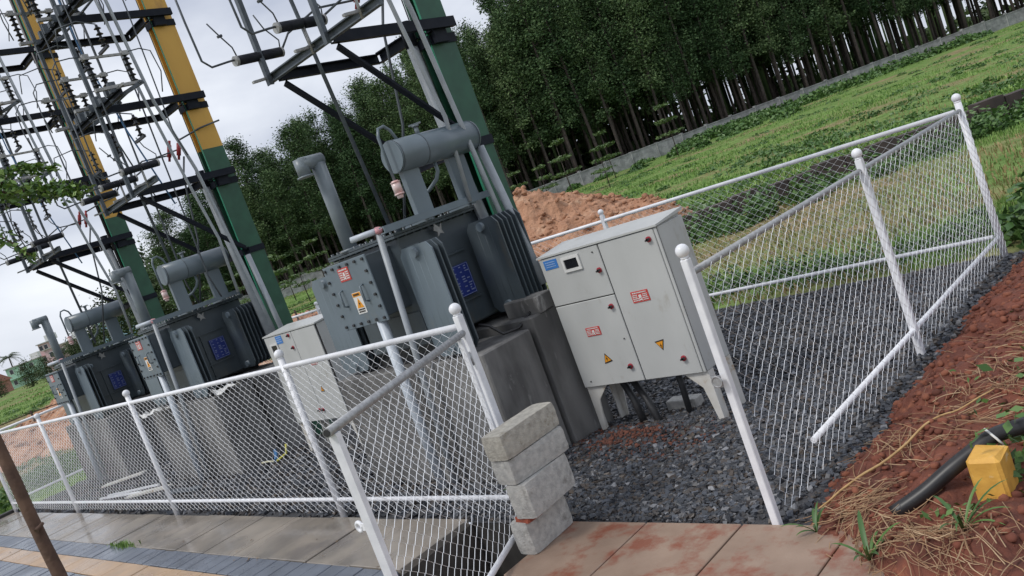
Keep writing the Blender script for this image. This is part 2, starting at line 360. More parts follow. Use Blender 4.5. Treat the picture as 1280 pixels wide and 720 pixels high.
# ================================================================== GROUND
def grid_sheet(name, xs, ys, zf, material, skip=None, smooth=True, **tags):
    X, Y = np.meshgrid(xs, ys); Z = zf(X, Y); V = np.stack([X.ravel(), Y.ravel(), Z.ravel()], 1)
    nx = len(xs); F = []
    for j in range(len(ys)-1):
        i = np.arange(nx-1); a = j*nx+i
        q = np.stack([a, a+1, a+nx+1, a+nx], 1)
        if skip is not None:
            cx = (xs[:-1]+xs[1:])/2; cy = (ys[j]+ys[j+1])/2
            q = q[~skip(cx, np.full_like(cx, cy))]
        F.append(q)
    return np_mesh(name, V, np.concatenate(F), material, smooth=smooth, **tags)

BX0, BX1, BY0, BY1 = -16.6, -2.0, 0.4, 8.4
xs = np.unique(np.concatenate([np.linspace(-900, -120, 18), np.arange(-120, -40, 4.), np.arange(-40, 20, 1.), [BX0, BX1], np.arange(20, 100, 8.), np.linspace(100, 900, 12)]))
ys = np.unique(np.concatenate([np.linspace(-300, -20, 10), np.arange(-20, 0, 2.), [BY0, BY1], np.arange(1, 60, 1.), np.arange(60, 160, 4.), np.linspace(160, 900, 18)]))
def tz(x, y):
    near = np.clip((np.hypot(x+9, y-5)-9)/8, 0, 1)
    return terrain_z(x, y)+near*.16*(fbm(x*.35, y*.35, 3)-.45)
grid_sheet('ground', xs, ys, tz, M['field'], skip=lambda x, y: (x > BX0) & (x < BX1) & (y > BY0) & (y < BY1), kind='structure')

# gravel bed inside the fence
PX0, PX1, PY0 = -4.78, -3.83, 0.9      # open pit in the pavement
def gz(x, y):
    hump = .07*np.exp(-((x+4.1)**2/.35+(y-4.75)**2/.06))
    return -0.028+.045*(fbm(x*1.5, y*1.5, 9)-.45)+hump
grid_sheet('gravel_bed', np.arange(-16.6, -1.99, .1), np.arange(3.54, 8.46, .1), gz, M['gravel_bed'], kind='structure')

def stones(n, x0, x1, y0, y1, smin, smax, zf, lift=.25, seed=1, keep=None, rnd=False, pos=None):
    r = np.random.default_rng(seed)
    X = r.uniform(x0, x1, n); Y = r.uniform(y0, y1, n)
    if pos is not None: X, Y, PZ = pos; n = len(X); zf = lambda a, b: PZ
    if keep is not None:
        k = keep(X, Y, r); X, Y = X[k], Y[k]; n = len(X)
    S = smin+(smax-smin)*r.random(n)**2.2
    base = np.array([[1, 0, 0], [-1, 0, 0], [0, 1, 0], [0, -1, 0], [0, 0, 1], [0, 0, -1]], float)
    F0 = np.array([[0, 2, 4], [2, 1, 4], [1, 3, 4], [3, 0, 4], [2, 0, 5], [1, 2, 5], [3, 1, 5], [0, 3, 5]])
    # cut octahedron: 8 jittered corners of a box read as chipped stone
    base = np.array([[a, b, c] for a in (-1, 1) for b in (-1, 1) for c in (-1, 1)], float)*.6
    F0 = np.array([[0, 1, 3, 2], [4, 6, 7, 5], [0, 4, 5, 1], [2, 3, 7, 6], [0, 2, 6, 4], [1, 5, 7, 3]])
    if rnd:
        idx = {}; P_ = []; Fq = []
        def vi(p):
            if p not in idx: idx[p] = len(P_); v_ = np.array(p, float); P_.append(v_/np.linalg.norm(v_))
            return idx[p]
        for ax_ in range(3):
            for sg in (-1, 1):
                for i in (-1, 0):
                    for j in (-1, 0):
                        qd = []
                        for (a_, b_) in ((i, j), (i+1, j), (i+1, j+1), (i, j+1)):
                            p = [0, 0, 0]; p[ax_] = sg; p[(ax_+1) % 3] = a_; p[(ax_+2) % 3] = b_; qd.append(vi(tuple(p)))
                        Fq.append(qd if sg > 0 else qd[::-1])
        base = np.array(P_)*.8; F0 = np.array(Fq); V = base[None]*r.uniform(.72, 1.15, (n, 26, 1))
    else: V = base[None]+r.uniform(-.34, .34, (n, 8, 3))
    V[:, :, 0] *= 1.0+.6*r.random((n, 1)); V[:, :, 2] *= .55+.45*r.random((n, 1))
    ax = r.uniform(0, 2*np.pi, n); tl = r.normal(0, .55, n)
    c, s = np.cos(tl)[:, None], np.sin(tl)[:, None]
    y2 = V[:, :, 1]*c-V[:, :, 2]*s; z2 = V[:, :, 1]*s+V[:, :, 2]*c
    c, s = np.cos(ax)[:, None], np.sin(ax)[:, None]
    x3 = V[:, :, 0]*c-y2*s; y3 = V[:, :, 0]*s+y2*c
    V = np.stack([x3, y3, z2], 2)*S[:, None, None]/2*1.2
    V[:, :, 0] += X[:, None]; V[:, :, 1] += Y[:, None]; V[:, :, 2] += (zf(X, Y)+S*lift)[:, None]
    F = (F0[None]+V.shape[1]*np.arange(n)[:, None, None]).reshape(-1, 4)
    return V.reshape(-1, 3), F
def bare(X, Y, r):   # bare patches of soil in the gravel
    m1 = np.exp(-((X+4.15)**2/.30+(Y-4.72)**2/.05)); m2 = np.clip((fbm(X*.9+5, Y*.9, 21)-.56)*5, 0, .8)
    edge = np.clip((3.72-Y)/.2, 0, 1)*.5
    return r.random(len(X)) > np.maximum(np.maximum(m1*1.2, m2), edge)
V1, F1 = stones(44000, -5.2, -2.22, 3.57, 5.6, .009, .039, gz, seed=1, keep=bare)
V2, F2 = stones(36000, -7.5, -2.22, 5.5, 8.4, .012, .044, gz, seed=2)
V3, F3 = stones(16000, -16.4, -5.2, 3.57, 5.2, .022, .065, gz, seed=3, keep=bare)
o = 0; VV = []; FF = []
for V_, F_ in ((V1, F1), (V2, F2), (V3, F3)):
    VV.append(V_); FF.append(F_+o); o += len(V_)
np_mesh('gravel', np.concatenate(VV), np.concatenate(FF), M['gravel'], label='loose crushed dark grey gravel covering the fenced yard', cat='gravel', kind='stuff')

# red soil bank on the right and over the pavement end
def sz(x, y):
    edge = -2.31+.10*(fbm(y*1.6, y*0+2, 5)-.45)*2
    a = np.clip((x-edge)/.36, 0, 1); a = a*a*(3-2*a)
    b = np.clip((y-2.75-.55*np.clip((-1.45-x)/.5, 0, 1))/.35, 0, 1)*1.0
    h = (.125+.09*np.clip((x+2.0)/.8, 0, 1)*np.clip((y-3.6)/.8, 0, 1))*a*b
    n = (fbm(x*3.2, y*3.2, 31, 5)-.45)*.17+(fbm(x*9, y*9, 37, 4)-.45)*.085
    return -.045+h+n*np.minimum(1, a*b*1.6+.05)
grid_sheet('soil_bank', np.arange(-2.36, 2.4, .035), np.arange(2.5, 9.2, .035), sz, M['soil'], kind='structure')
Vc, Fc = stones(9000, -2.3, .4, 3.2, 8.3, .006, .055, sz, lift=.08, seed=5, rnd=True)
Vd, Fd = stones(2600, -4.9, -3.4, 4.40, 5.1, .008, .035, gz, lift=.15, seed=6, rnd=True)
np_mesh('soil_clods', Vd, Fd, island_mat('brown_soil_clods', [(.07, .032, .024), (.12, .045, .030), (.16, .06, .038)], rough=.9), smooth=True, label='patch of reddish soil crumbs spilled on the gravel under the near cabinet', cat='soil clods', kind='stuff')  # clods a darker, browner tone than those on the bank
np_mesh('soil_clods', Vc, Fc, M['soil_clod'], smooth=True, label='crumbled red soil clods scattered over the bank beside the fence', cat='soil clods', kind='stuff')

# ================================================================== PAVEMENT
pav = MB()
pav.box(BX0, PX0, BY0, 3.54, -.5, -.045); pav.box(PX1, 2.5, BY0, 3.54, -.5, -.045)
pav.box(PX0, PX1, BY0, PY0, -.5, -.047)
pavement = pav.build('pavement', M['bed'], kind='structure')
pt = MB(); pt.box(PX0-.02, PX1+.02, PY0, 3.62, -.62, -.51); pt.box(PX0-.02, PX1+.02, 3.545, 3.60, -.52, -.04)
pt.build('drain_pit', M['pit'], kind='structure')
def slab(x0, x1, y0, y1, m_, nm='paving_slab', z=0., par=pavement):
    o_ = (x0, y0, 0); b = MB(); g = .006
    b.box(x0+g, x1-g, y0+g, y1-g, -.05, z, bev=.004)
    for i, q in enumerate(b.v):
        pass
    ob = b.build(nm, m_, par, org=(0, 0, 0))
    return ob
xx = -16.45
SLX = []
xj = -3.83
slab(PX1+.0, -3.2, 2.9, 3.53, M['slab_red']); 
for a, b_ in ((-3.2, -2.57), (-2.57, -1.97), (-1.97, -1.35), (-1.35, -.72), (-.72, -.1)):
    slab(a, b_, 2.9, 3.53, M['slab_red'], z=random.uniform(-.003, .003))
for a, b_ in ((-3.82, -3.2), (-3.2, -2.57), (-2.57, -1.97), (-1.97, -1.35), (-1.35, -.72)):
    slab(a, b_, 2.27, 2.9, M['slab_red'], z=random.uniform(-.004, .002))
    slab(a, b_, 1.64, 2.27, M['slab_red'], z=random.uniform(-.004, .002))
x = PX0
while x > -16.2:
    x2 = x-.60; slab(x2, x, 2.86, 3.53, M['slab'], z=random.uniform(-.006, .003)); x = x2
LX = x
x = PX0
while x > LX+.1:
    x2 = x-.2; slab(x2, x, 2.60, 2.86, M['tile_grey'], 'grey_paver', z=random.uniform(-.004, .002)); x = x2
x = PX0
while x > LX+.1:
    x2 = x-.6; slab(x2, x, 2.34, 2.60, M['tile_tan'], 'tan_paver', z=random.uniform(-.004, .002)); x = x2
x = PX0-.1
while x > LX+.1:
    x2 = x-.2; slab(x2, x, 2.08, 2.34, M['tile_grey'], 'grey_paver', z=random.uniform(-.004, .002)); x = x2
x = PX0
while x > LX+.1:
    x2 = x-.6; slab(x2, x, 1.45, 2.08, M['slab'], z=random.uniform(-.004, .002)); x = x2
kb = MB()
kb.box(-16.62, -16.48, 0.4, 3.6, -.3, .05, bev=.01)
kb.build('kerb', M['pit'], kind='structure')

# ================================================================== FENCES
POST_H, RAIL_T, RAIL_B = 1.46, 1.357, .157
def post(par, x, y, wd=.062, h=1.43, rnd=False):
    b = MB()
    if rnd: b.tube([(x, y, -.1), (x, y, h)], wd/2, 12)
    else: b.box(x-wd/2, x+wd/2, y-wd/2, y+wd/2, -.1, h, bev=.004)
    p = b.build('post', M['fence'], par)
    s = MB(); s.tube([(x, y, h), (x, y, h+.012)], wd*.5, 12); s.sphere((x, y, h+.042), .036+.004*(wd > .05), 16, 10)
    s.build('finial', M['fence'], p)
    return p
def chainlink(par, a, b, z0, z1, pw=.052, ph=.080, r=.0018, seed=0, sag=.006):
    a = np.array(a, float); b = np.array(b, float); Ln = np.linalg.norm(b-a); d = (b-a)/Ln; nrm = np.array([-d[1], d[0]])
    rg = np.random.default_rng(seed)
    nw = int(Ln/pw); nr = int((z1-z0)/(ph/2))
    t = np.arange(nw)[:, None]*pw+pw/2; k = np.arange(nr+1)[None, :]
    sgn = np.where(k % 2 == 0, 1, -1)
    alt = np.where(np.arange(nw)[:, None] % 2 == 0, 1, -1); sgn = sgn*alt; U = t+sgn*(pw/2+.0015)*np.ones_like(t); Z = z0+k*(ph/2)+0*t
    wob = (fbm(U*3, Z*3, seed+3)-.45)*.022; wob2 = (fbm(U*2.2+9, Z*2.2, seed+8)-.45)*.03
    fade = np.clip(np.minimum(U, Ln-U)/.15, 0, 1); U = U+wob*fade; Z = Z+wob2*np.clip((z1-Z)/.1, 0, 1)
    U = np.clip(U, .003, Ln-.003)
    W = sgn*.003+wob*.3
    P = np.stack([a[0]+d[0]*U+nrm[0]*W, a[1]+d[1]*U+nrm[1]*W, Z+0*U], 2)      # nw, nr+1, 3
    # 3-sided tube per wire
    D = np.array([d[0], d[1], 0.]); Nn = np.array([nrm[0], nrm[1], 0.])
    offs = np.stack([D*r, Nn*r, -D*r, -Nn*r])
    V = P[:, :, None, :]+offs[None, None]
    n1_ = nr+1
    ii = (np.arange(nw)[:, None]*n1_+np.arange(nr)[None, :]).ravel()
    F = []
    for q in range(4):
        q2 = (q+1) % 4; F.append(np.stack([ii*4+q, ii*4+q2, (ii+1)*4+q2, (ii+1)*4+q], 1))
    o_ = ORG[par.name]
    ob = np_mesh('wire_mesh', V.reshape(-1, 3)-np.array(o_), np.concatenate(F), M['wire'], smooth=False, kind='stuff')
    ob.parent = par; return ob
def rail(par, a, b, r=.020, m_=None, nm='rail'):
    mb = MB(); mb.tube([a, b], r, 10); return mb.build(nm, m_ or M['fence'], par)

FY = 3.54
ff = thing('chain_link_fence', 'long silver chain link fence in front of the transformers, beside the pavement', 'fence', (-4.13, FY, 0))
for px in (-16.45, -13.25, -9.86, -6.41): post(ff, px, FY, .056, rnd=True)
post(ff, -4.13, FY, .052)
rail(ff, (-16.45, FY, RAIL_T), (-4.15, FY, RAIL_T), .022); rail(ff, (-16.45, FY, RAIL_B), (-4.15, FY, RAIL_B), .018)
chainlink(ff, (-16.42, FY-.03), (-4.18, FY-.03), .06, RAIL_T+.02, seed=1)

rf = thing('chain_link_fence', 'right hand silver chain link fence running back along the red soil bank', 'fence', (-2.376, FY, 0))
post(rf, -2.376, FY, .042)
post(rf, -2.376, 5.907, .048); post(rf, -2.376, 8.33, .062, rnd=True)
rail(rf, (-2.40, FY+.03, RAIL_T-.01), (-2.376, 8.33, RAIL_T), .019, M['fence_raw'], 'top_rail'); rail(rf, (-2.376, FY+.6, .172), (-2.376, 8.33, .172), .019, nm='bottom_rail')
chainlink(rf, (-2.335, FY+.05), (-2.335, 8.36), .04, RAIL_T+.01, seed=2, r=.0015)

bf = thing('chain_link_fence', 'rear run of silver chain link fence between the gravel yard and the grass field', 'fence', (-9, 8.33, 0))
for px in (-6.52, -9.9, -13.2, -16.45): post(bf, px, 8.33, .048)
rail(bf, (-16.45, 8.33, RAIL_T), (-2.42, 8.33, RAIL_T), .022, nm='top_rail'); rail(bf, (-16.45, 8.33, .178), (-2.42, 8.33, .178), .019, nm='bottom_rail')
chainlink(bf, (-16.4, 8.36), (-2.42, 8.36), .06, RAIL_T+.02, seed=3)
lf = thing('chain_link_fence', 'far left end of the silver chain link fence, joining front and rear runs', 'fence', (-16.45, 5, 0))
post(lf, -16.45, 5.95, .048)
rail(lf, (-16.45, FY+.04, RAIL_T), (-16.45, 8.29, RAIL_T), .022, nm='top_rail'); rail(lf, (-16.45, FY+.04, .178), (-16.45, 8.29, .178), .019, nm='bottom_rail')
chainlink(lf, (-16.48, FY+.05), (-16.48, 8.28), .06, RAIL_T+.02, seed=4)

# open gate leaf
gt = thing('gate_leaf', 'open chain link gate leaf swung out over the pavement with a latch eye', 'gate', (-4.13, FY, 0))
H0 = np.array([-4.10, 3.49]); H1 = np.array([-3.38, 1.96]); gd = (H1-H0)/np.linalg.norm(H1-H0)
def gp(t, z): q = H0+gd*t; return (q[0], q[1], z)
GL = float(np.linalg.norm(H1-H0))
b = MB(); b.tube([gp(-.02, 1.315), gp(GL+.03, 1.315)], .023, 12); b.build('top_rail', M['fence_raw'], gt)
b = MB(); b.tube([gp(GL+.031, 1.315), gp(GL+.034, 1.315)], .017, 12); b.build('pipe_hollow_shade', M['gap_shade'], gt)  # black disc painted as the shaded hollow of the rail end
b = MB(); b.beam(gp(GL-.02, 1.295), gp(GL-.02, .06), .042, .042, up=(gd[0], gd[1], 0)); b.build('stile', M['fence'], gt)
b = MB(); b.beam(gp(.05, 1.29), gp(.05, .06), .03, .03, up=(gd[0], gd[1], 0)); b.build('stile', M['fence'], gt)
b = MB(); b.tube([gp(.03, .075), gp(GL, .075)], .019, 10); b.build('bottom_rail', M['fence'], gt)
b = MB(); q = gp(GL-.02, .83)
b.box(q[0]-.075, q[0]-.02, q[1]-.012, q[1]+.0, q[2]-.012, q[2]+.022); 
cx_, cz_ = q[0]-.085, q[2]+.004
ring = [(cx_+.022*math.cos(a), q[1]-.006, cz_+.022*math.sin(a)) for a in np.linspace(0, 2*math.pi, 13)]
b.tube(ring, .010, 8, cap=False); b.build('latch_eye', M['fence'], gt)
ORG[gt.name] = (-4.13, FY, 0)
chainlink(gt, gp(.05, 0)[:2], gp(GL-.03, 0)[:2], .08, 1.33, pw=.056, ph=.078, seed=7, r=.0017)
b = MB()
for z in (.25, 1.1): b.tube([(-4.11, 3.495, z), (-4.11, 3.495, z+.09)], .014, 8)
b.build('hinge', M['fence_raw'], gt)
# hasp on the gate post
b = MB()
b.tube([(-2.40+.028*math.cos(a), FY-.055, .80+.028*math.sin(a)) for a in np.linspace(0, 2*math.pi, 15)], .005, 6, cap=False)
b.box(-2.425, -2.375, FY-.056, FY-.046, .77, .83)
b.build('hasp', M['fence_raw'], rf)

# ================================================================== CABINETS
def sign_rect(mb, x0, x1, z0, z1, y, th=.004): mb.box(x0, x1, y-th, y, z0, z1); return mb
def print_lines(mb, x0, x1, z0, z1, y, rows, seed=0, gap=.45, th=.002):
    r = random.Random(seed); h = (z1-z0)/rows
    for i in range(rows):
        zc = z1-h*(i+.5); x = x0
        while x < x1-.002:
            w_ = r.uniform(.5, 1.3)*h*.75; x2 = min(x+w_, x1)
            mb.box(x, x2, y-th, y, zc-h*(1-gap)/2, zc+h*(1-gap)/2); x = x2+h*.25
def danger_red(par, x0, x1, z0, z1, y, seed=0):
    s = sign_rect(MB(), x0, x1, z0, z1, y).build('danger_label', M['label_red'], par)
    b = MB(); w_, h_ = x1-x0, z1-z0
    print_lines(b, x0+w_*.1, x1-w_*.1, z0+h_*.78, z1-h_*.06, y-.0045, 1, seed, .35)
    print_lines(b, x0+w_*.06, x0+w_*.36, z0+h_*.1, z0+h_*.74, y-.0045, 4, seed+1)
    print_lines(b, x0+w_*.66, x1-w_*.06, z0+h_*.1, z0+h_*.74, y-.0045, 4, seed+2)
    cx = (x0+x1)/2; b.box(cx-w_*.08, cx+w_*.08, y-.0065, y-.0045, z0+h_*.36, z0+h_*.66)
    b.beam((cx-w_*.13, y-.0055, z0+h_*.12), (cx+w_*.13, y-.0055, z0+h_*.34), .002, h_*.07, up=(0, 0, 1))
    b.beam((cx-w_*.13, y-.0035-.0045, z0+h_*.34), (cx+w_*.13, y-.008, z0+h_*.12), .002, h_*.07, up=(0, 0, 1))
    b.build('lettering', M['label_white'], s, kind='stuff')
def bolt_tri(par, cx, cz, s, y, down=False, rot=0.):
    def R(p): c, s_ = math.cos(rot), math.sin(rot); return (cx+p[0]*c-p[1]*s_, y, cz+p[0]*s_+p[1]*c)
    k = -1 if down else 1
    t = MB().poly([R((-s*.5, -k*s*.42)), R((s*.5, -k*s*.42)), R((0, k*s*.5))], .003, (0, -1, 0)).build('hazard_triangle', M['label_black'], par)
    s2 = s*.76
    def R2(p): q = R(p); return (q[0], y-.003, q[2])
    MB().poly([R2((-s2*.5, -k*s2*.40)), R2((s2*.5, -k*s2*.40)), R2((0, k*s2*.46))], .002, (0, -1, 0)).build('triangle_face', M['label_orange'], t)
    def R3(p): q = R(p); return (q[0], y-.005, q[2])
    b = MB(); z_ = s*.10
    b.poly([R3((s*.06, s*.16)), R3((-s*.09, -s*.06)), R3((.0, -s*.04))], .002, (0, -1, 0))
    b.poly([R3((0., 0.)), R3((s*.10, 0.0)), R3((-s*.05, -s*.26))], .002, (0, -1, 0))
    b.build('lightning_symbol', M['label_black'], t)
def knob(par, x, z, y, r=.021):
    k = MB(); k.tube([(x, y, z), (x, y-.012, z)], r, 12); kk = k.build('lock_knob', M['red_plastic'], par)
    b = MB(); b.tube([(x, y-.012, z), (x, y-.028, z)], r*.5, 10); b.beam((x-r*.9, y-.022, z-.006), (x+r*.9, y-.022, z+.006), .012, .012)
    b.build('key_cover', M['dark_metal'], kk)

def cabinet(c, x0, yF, detail):
    """c: Empty; front face at yF, left edge x0, width 1.16"""
    W, D, Z0, Z1 = 1.16, .34, .37, 1.47; x1 = x0+W
    MB().box(x0, x1, yF, yF+D, Z0, Z1, bev=.006).build('body', M['cab'], c)
    r = MB()   # sloped roof, high in front, overhanging
    vs = [(x0-.012, yF-.030, Z1+.004), (x1+.012, yF-.030, Z1+.004), (x1+.012, yF+D+.012, Z1+.03), (x0-.012, yF+D+.012, Z1+.03),
          (x0-.012, yF-.030, Z1+.018), (x1+.012, yF-.030, Z1+.018), (x1+.012, yF+D+.012, Z1+.055), (x0-.012, yF+D+.012, Z1+.055)]
    r.add(vs, [(3, 2, 1, 0), (4, 5, 6, 7), (0, 1, 5, 4), (1, 2, 6, 5), (2, 3, 7, 6), (3, 0, 4, 7)])
    r.box(x0+.02, x1-.02, yF+.01, yF+D-.01, Z1, Z1+.02)
    r.build('roof', M['cab'], c)
    # black sheet behind the doors, painted shade for their gaps
    MB().box(x0+.004, x1-.004, yF-.006, yF, Z0+.004, Z1-.004).build('gap_shade', M['gap_shade'], c)
    xm = x0+detail.get('split', .60); zj = 1.07
    yd = yF-.006
    if detail['kind'] == 1:
        doors = [(x0+.002, xm-.005, zj+.004, Z1-.004), (x0+.002, xm-.005, Z0+.003, zj-.004), (xm+.005, x1-.03, Z0+.003, Z1-.004)]
    else:
        doors = [(x0+.002, xm-.004, Z0+.003, Z1-.004), (xm+.004, x1-.02, Z0+.003, Z1-.004)]
    D_ = []
    for a, b_, e, f in doors: D_.append(MB().box(a, b_, yd-.016, yd, e, f, bev=.004).build('door', M['cab'], c))
    y = yd-.0165
    if detail['kind'] == 1:
        MB().box(x1-.026, x1-.002, yd-.012, yd, Z0+.003, Z1-.003, bev=.003).build('frame_strip', M['cab'], c)
    for k, (kx, kz) in detail['knobs']: knob(D_[k], x0+kx, kz, y)
    for k, (a, b_, e, f) in detail['reds']: danger_red(D_[k], x0+a, x0+b_, e, f, y, seed=k)
    for k, (cx, cz, s, dn, rt) in detail['tris']: bolt_tri(D_[k], x0+cx, cz, s, y, dn, rt)
    mx0, mx1, mz0, mz1 = detail['meter']
    fr = MB()
    for a, b_, e, f in ((mx0, mx1, mz0, mz0+.022), (mx0, mx1, mz1-.022, mz1), (mx0, mx0+.022, mz0+.022, mz1-.022), (mx1-.022, mx1, mz0+.022, mz1-.022)):
        fr.box(x0+a, x0+b_, y-.014, y, e, f)
    w_ = fr.build('meter_window', M['cab_leg'] if False else M['label_white'], D_[0])
    MB().box(x0+mx0+.018, x0+mx1-.018, y-.005, y, mz0+.018, mz1-.018).build('pane', M['glass_dark'], w_)
    a, b_, e, f = detail['blue']
    s = MB().box(x0+a, x0+b_, y-.003, y, e, f).build('blue_label', M['label_blue'], D_[0])
    t = MB(); print_lines(t, x0+a+.02, x0+b_-.02, e+.012, f-.01, y-.0035, 3, 5, .6); t.build('lettering', mat('pale_blue_print', (.35, .50, .75)), s, kind='stuff')
    # small screws
    sc = MB()
    for sx, z in detail['screws']: sc.tube([(x0+sx, y, z), (x0+sx, y-.006, z)], .006, 8)
    sc.build('screws', M['dark_metal'], c, kind='stuff')
    # legs: gusset plates narrowing to a foot
    for sx, dr, mt in ((x0, 1, M['cab_leg']), (x1, -1, M['cab_leg'])):
        for yy in (yF+.004, yF+D-.016):
            lg = MB()
            lg.poly([(sx, yy, Z0), (sx+dr*.21, yy, Z0), (sx+dr*.085, yy, Z0-.12), (sx+dr*.042, yy, -.02), (sx, yy, -.02)][::(1 if dr > 0 else -1)], .012, (0, 1, 0))
            lg.box(min(sx, sx+dr*.012), max(sx, sx+dr*.012), yy+.012 if yy < yF+.1 else yy-.06, yy+.072 if yy < yF+.1 else yy, -.02, Z0)
            lg.build('leg', mt, c)

c1 = thing('feeder_cabinet', 'pale grey electrical cabinet with three doors standing on legs beside the gate opening', 'electrical cabinet', (-4.06, 5.0, 0))
cabinet(c1, -4.64, 4.99, dict(kind=1, split=.615,
    knobs=[(0, (.56, 1.275)), (1, (.55, .985)), (2, (1.075, 1.40)), (1, (.53, .50)), (2, (1.02, .50))],
    reds=[(2, (.76, .915, .97, 1.055)), (1, (.225, .365, .785, .855))],
    tris=[(1, (.33, .59, .085, False, .18)), (2, (.865, .625, .085, True, .12))],
    meter=(.235, .415, 1.32, 1.44), blue=(.045, .185, 1.375, 1.45), screws=[(.55, 1.42), (.56, .72), (.09, .42)]))
c2 = thing('feeder_cabinet', 'smaller looking pale grey electrical cabinet between the two nearest transformers, behind the fence', 'electrical cabinet', (-8.7, 5.05, 0))
cabinet(c2, -9.36, 5.08, dict(kind=2, split=.63,
    knobs=[(0, (.565, 1.43)), (0, (.57, 1.28)), (0, (.60, .50)), (1, (.68, .50))],
    reds=[(1, (.80, .93, 1.03, 1.08))], tris=[(1, (.82, .74, .075, False, -.1))],
    meter=(.10, .27, 1.21, 1.38), blue=(.26, .40, 1.36, 1.455), screws=[(.55, 1.05), (.72, .97)]))
# stout conduits under the near cabinet
for (a, b_) in (((-4.42, 5.16, .37), (-4.30, 5.12, -.02)), ((-4.36, 5.20, .37), (-4.10, 5.06, -.02))):
    MB().tube([a, tuple((p+q)/2+d for p, q, d in zip(a, b_, (.02, 0, 0))), b_], .03, 10).build('cable_conduit', M['dark_metal'], c1)
MB().tube([(-3.90, 5.22, .37), (-3.92, 5.22, -.02)], .025, 10).build('cable_conduit', M['dark_metal'], c1)

# ================================================================== PLINTHS AND TRANSFORMERS
D2, D3 = (-5.36, .38, 0), (-9.46, .50, 0)
pl = thing('concrete_plinth', 'dark stained concrete plinth nearest the gate, under the closest transformer', 'concrete plinth', (-5.75, 4.7, 0))
MB().box(-6.75, -4.75, 4.16, 4.725, -.1, 1.0, bev=.012).build('plinth_block', M['concrete'], pl)
MB().box(-6.75, -4.72, 4.755, 5.27, -.1, 1.075, bev=.012).build('plinth_block', M['concrete'], pl)
MB().box(-6.7, -4.80, 4.72, 4.76, -.1, .98).build('joint_mortar', M['pit'], pl)
p2 = copy_tree(pl, D2); tag(p2, 'concrete plinth in the middle of the row, left of the smaller cabinet'); 
p3 = copy_tree(pl, D3); tag(p3, 'concrete plinth farthest from the gate, under the last transformer')
for p_ in (pl, p2, p3): tag(p_, group='concrete plinths under the transformers')
bl = MB().box(-5.08, -4.70, 4.86, 5.06, 1.075, 1.215, bev=.008, jit=.004).build('cement_block', M['concrete'], org=(-4.9, 4.96, 1.075),
    label='single dark cement block lying on the plinth behind the near transformer', cat='concrete block')

tr = thing('transformer', 'nearest grey oil transformer, with radiators and a conservator tank on top', 'transformer', (-5.75, 4.75, 1.0), 'grey oil transformers in a row')
TX0, TX1, TY0, TY1 = -6.22, -5.36, 4.28, 5.30
MB().box(TX0, TX1, TY0, TY1, 1.13, 2.03, bev=.012).build('tank', M['trafo_shade'], tr)
b = MB(); b.box(TX0-.05, TX1+.05, TY0-.05, TY1+.05, 2.03, 2.047); b.box(TX0-.05, TX1+.05, TY0-.05, TY1+.05, 2.052, 2.07)
b.box(TX0+.01, TX1-.01, TY0+.01, TY1-.01, 2.045, 2.055)
for k in range(13):
    yy = TY0+k*(TY1-TY0)/12
    for xx_ in (TX0-.03, TX1+.03): b.tube([(xx_, yy, 2.018), (xx_, yy, 2.088)], .011, 6)
for k in range(11):
    xx_ = TX0+k*(TX1-TX0)/10
    for yy in (TY0-.03, TY1+.03): b.tube([(xx_, yy, 2.018), (xx_, yy, 2.088)], .011, 6)
b.build('lid', M['trafo_shade'], tr)
b = MB()
for z in (1.74, 1.33): b.box(TX1, TX1+.022, 4.42, 4.92, z, z+.014)
b.box(TX1, TX1+.018, 4.58, 4.592, 1.13, 1.74)
b.build('stiffener', M['trafo_shade'], tr)
for yy in (4.36, 5.1): MB().channel((TX0-.1, yy, 1.065), (TX1+.15, yy, 1.065), .05, .12).build('skid', M['dark_metal'], tr)
b = MB(); b.box(TX0+.1, TX1-.02, TY0-.02, TY0, 1.15, 1.42); b.build('lower_pocket', M['trafo_shade'], tr)
# nameplate
q_ = MB().box(TX1+.020, TX1+.032, 4.665, 4.875, 1.375, 1.645).build('nameplate', M['nameplate'], tr)
b = MB(); X_ = TX1+.0325
b.box(X_, X_+.002, 4.672, 4.868, 1.636, 1.640); b.box(X_, X_+.002, 4.672, 4.868, 1.380, 1.384)
b.box(X_, X_+.002, 4.672, 4.676, 1.384, 1.636); b.box(X_, X_+.002, 4.864, 4.868, 1.384, 1.636)
rr = random.Random(4)
for k in range(11):
    z = 1.615-k*.021
    for a in (4.69, 4.76, 4.815):
        if rr.random() < .8: b.box(X_, X_+.002, a, a+rr.uniform(.015, .045), z, z+.009)
b.build('lettering', M['plate_line'], q_, kind='stuff')
# low voltage cable box on the front
BXa, BXb, BYa, BYb, BZa, BZb = -6.06, -5.45, 4.02, 4.29, 1.45, 2.0
MB().box(BXa+.03, BXb-.02, BYa, BYb, BZa+.03, BZb-.01, bev=.008).build('cable_box', M['trafo_shade'], tr)
cv = MB().box(BXa, BXb, BYa-.022, BYa-.006, BZa, BZb, bev=.004).build('cover_plate', M['trafo'], tr)
b = MB(); yb = BYa-.022
for k in range(6):
    t_ = BXa+.035+k*(BXb-BXa-.07)/5
    for z in (BZa+.03, BZb-.03): b.tube([(t_, yb, z), (t_, yb-.016, z)], .013, 6)
for k in range(1, 5):
    z = BZa+.03+k*(BZb-BZa-.06)/5
    for t_ in (BXa+.035, BXb-.035): b.tube([(t_, yb, z), (t_, yb-.016, z)], .013, 6)
b.build('bolts', M['dark_metal'], cv, kind='stuff')
for hx in (-5.90, -5.60):
    b = MB(); b.tube([(hx, yb, 1.64), (hx, yb-.035, 1.65), (hx, yb-.035, 1.77), (hx, yb, 1.78)], .008, 8); b.build('handle', M['trafo'], cv)
danger_red(cv, -5.86, -5.71, 1.845, 1.955, yb-.0005, seed=3)
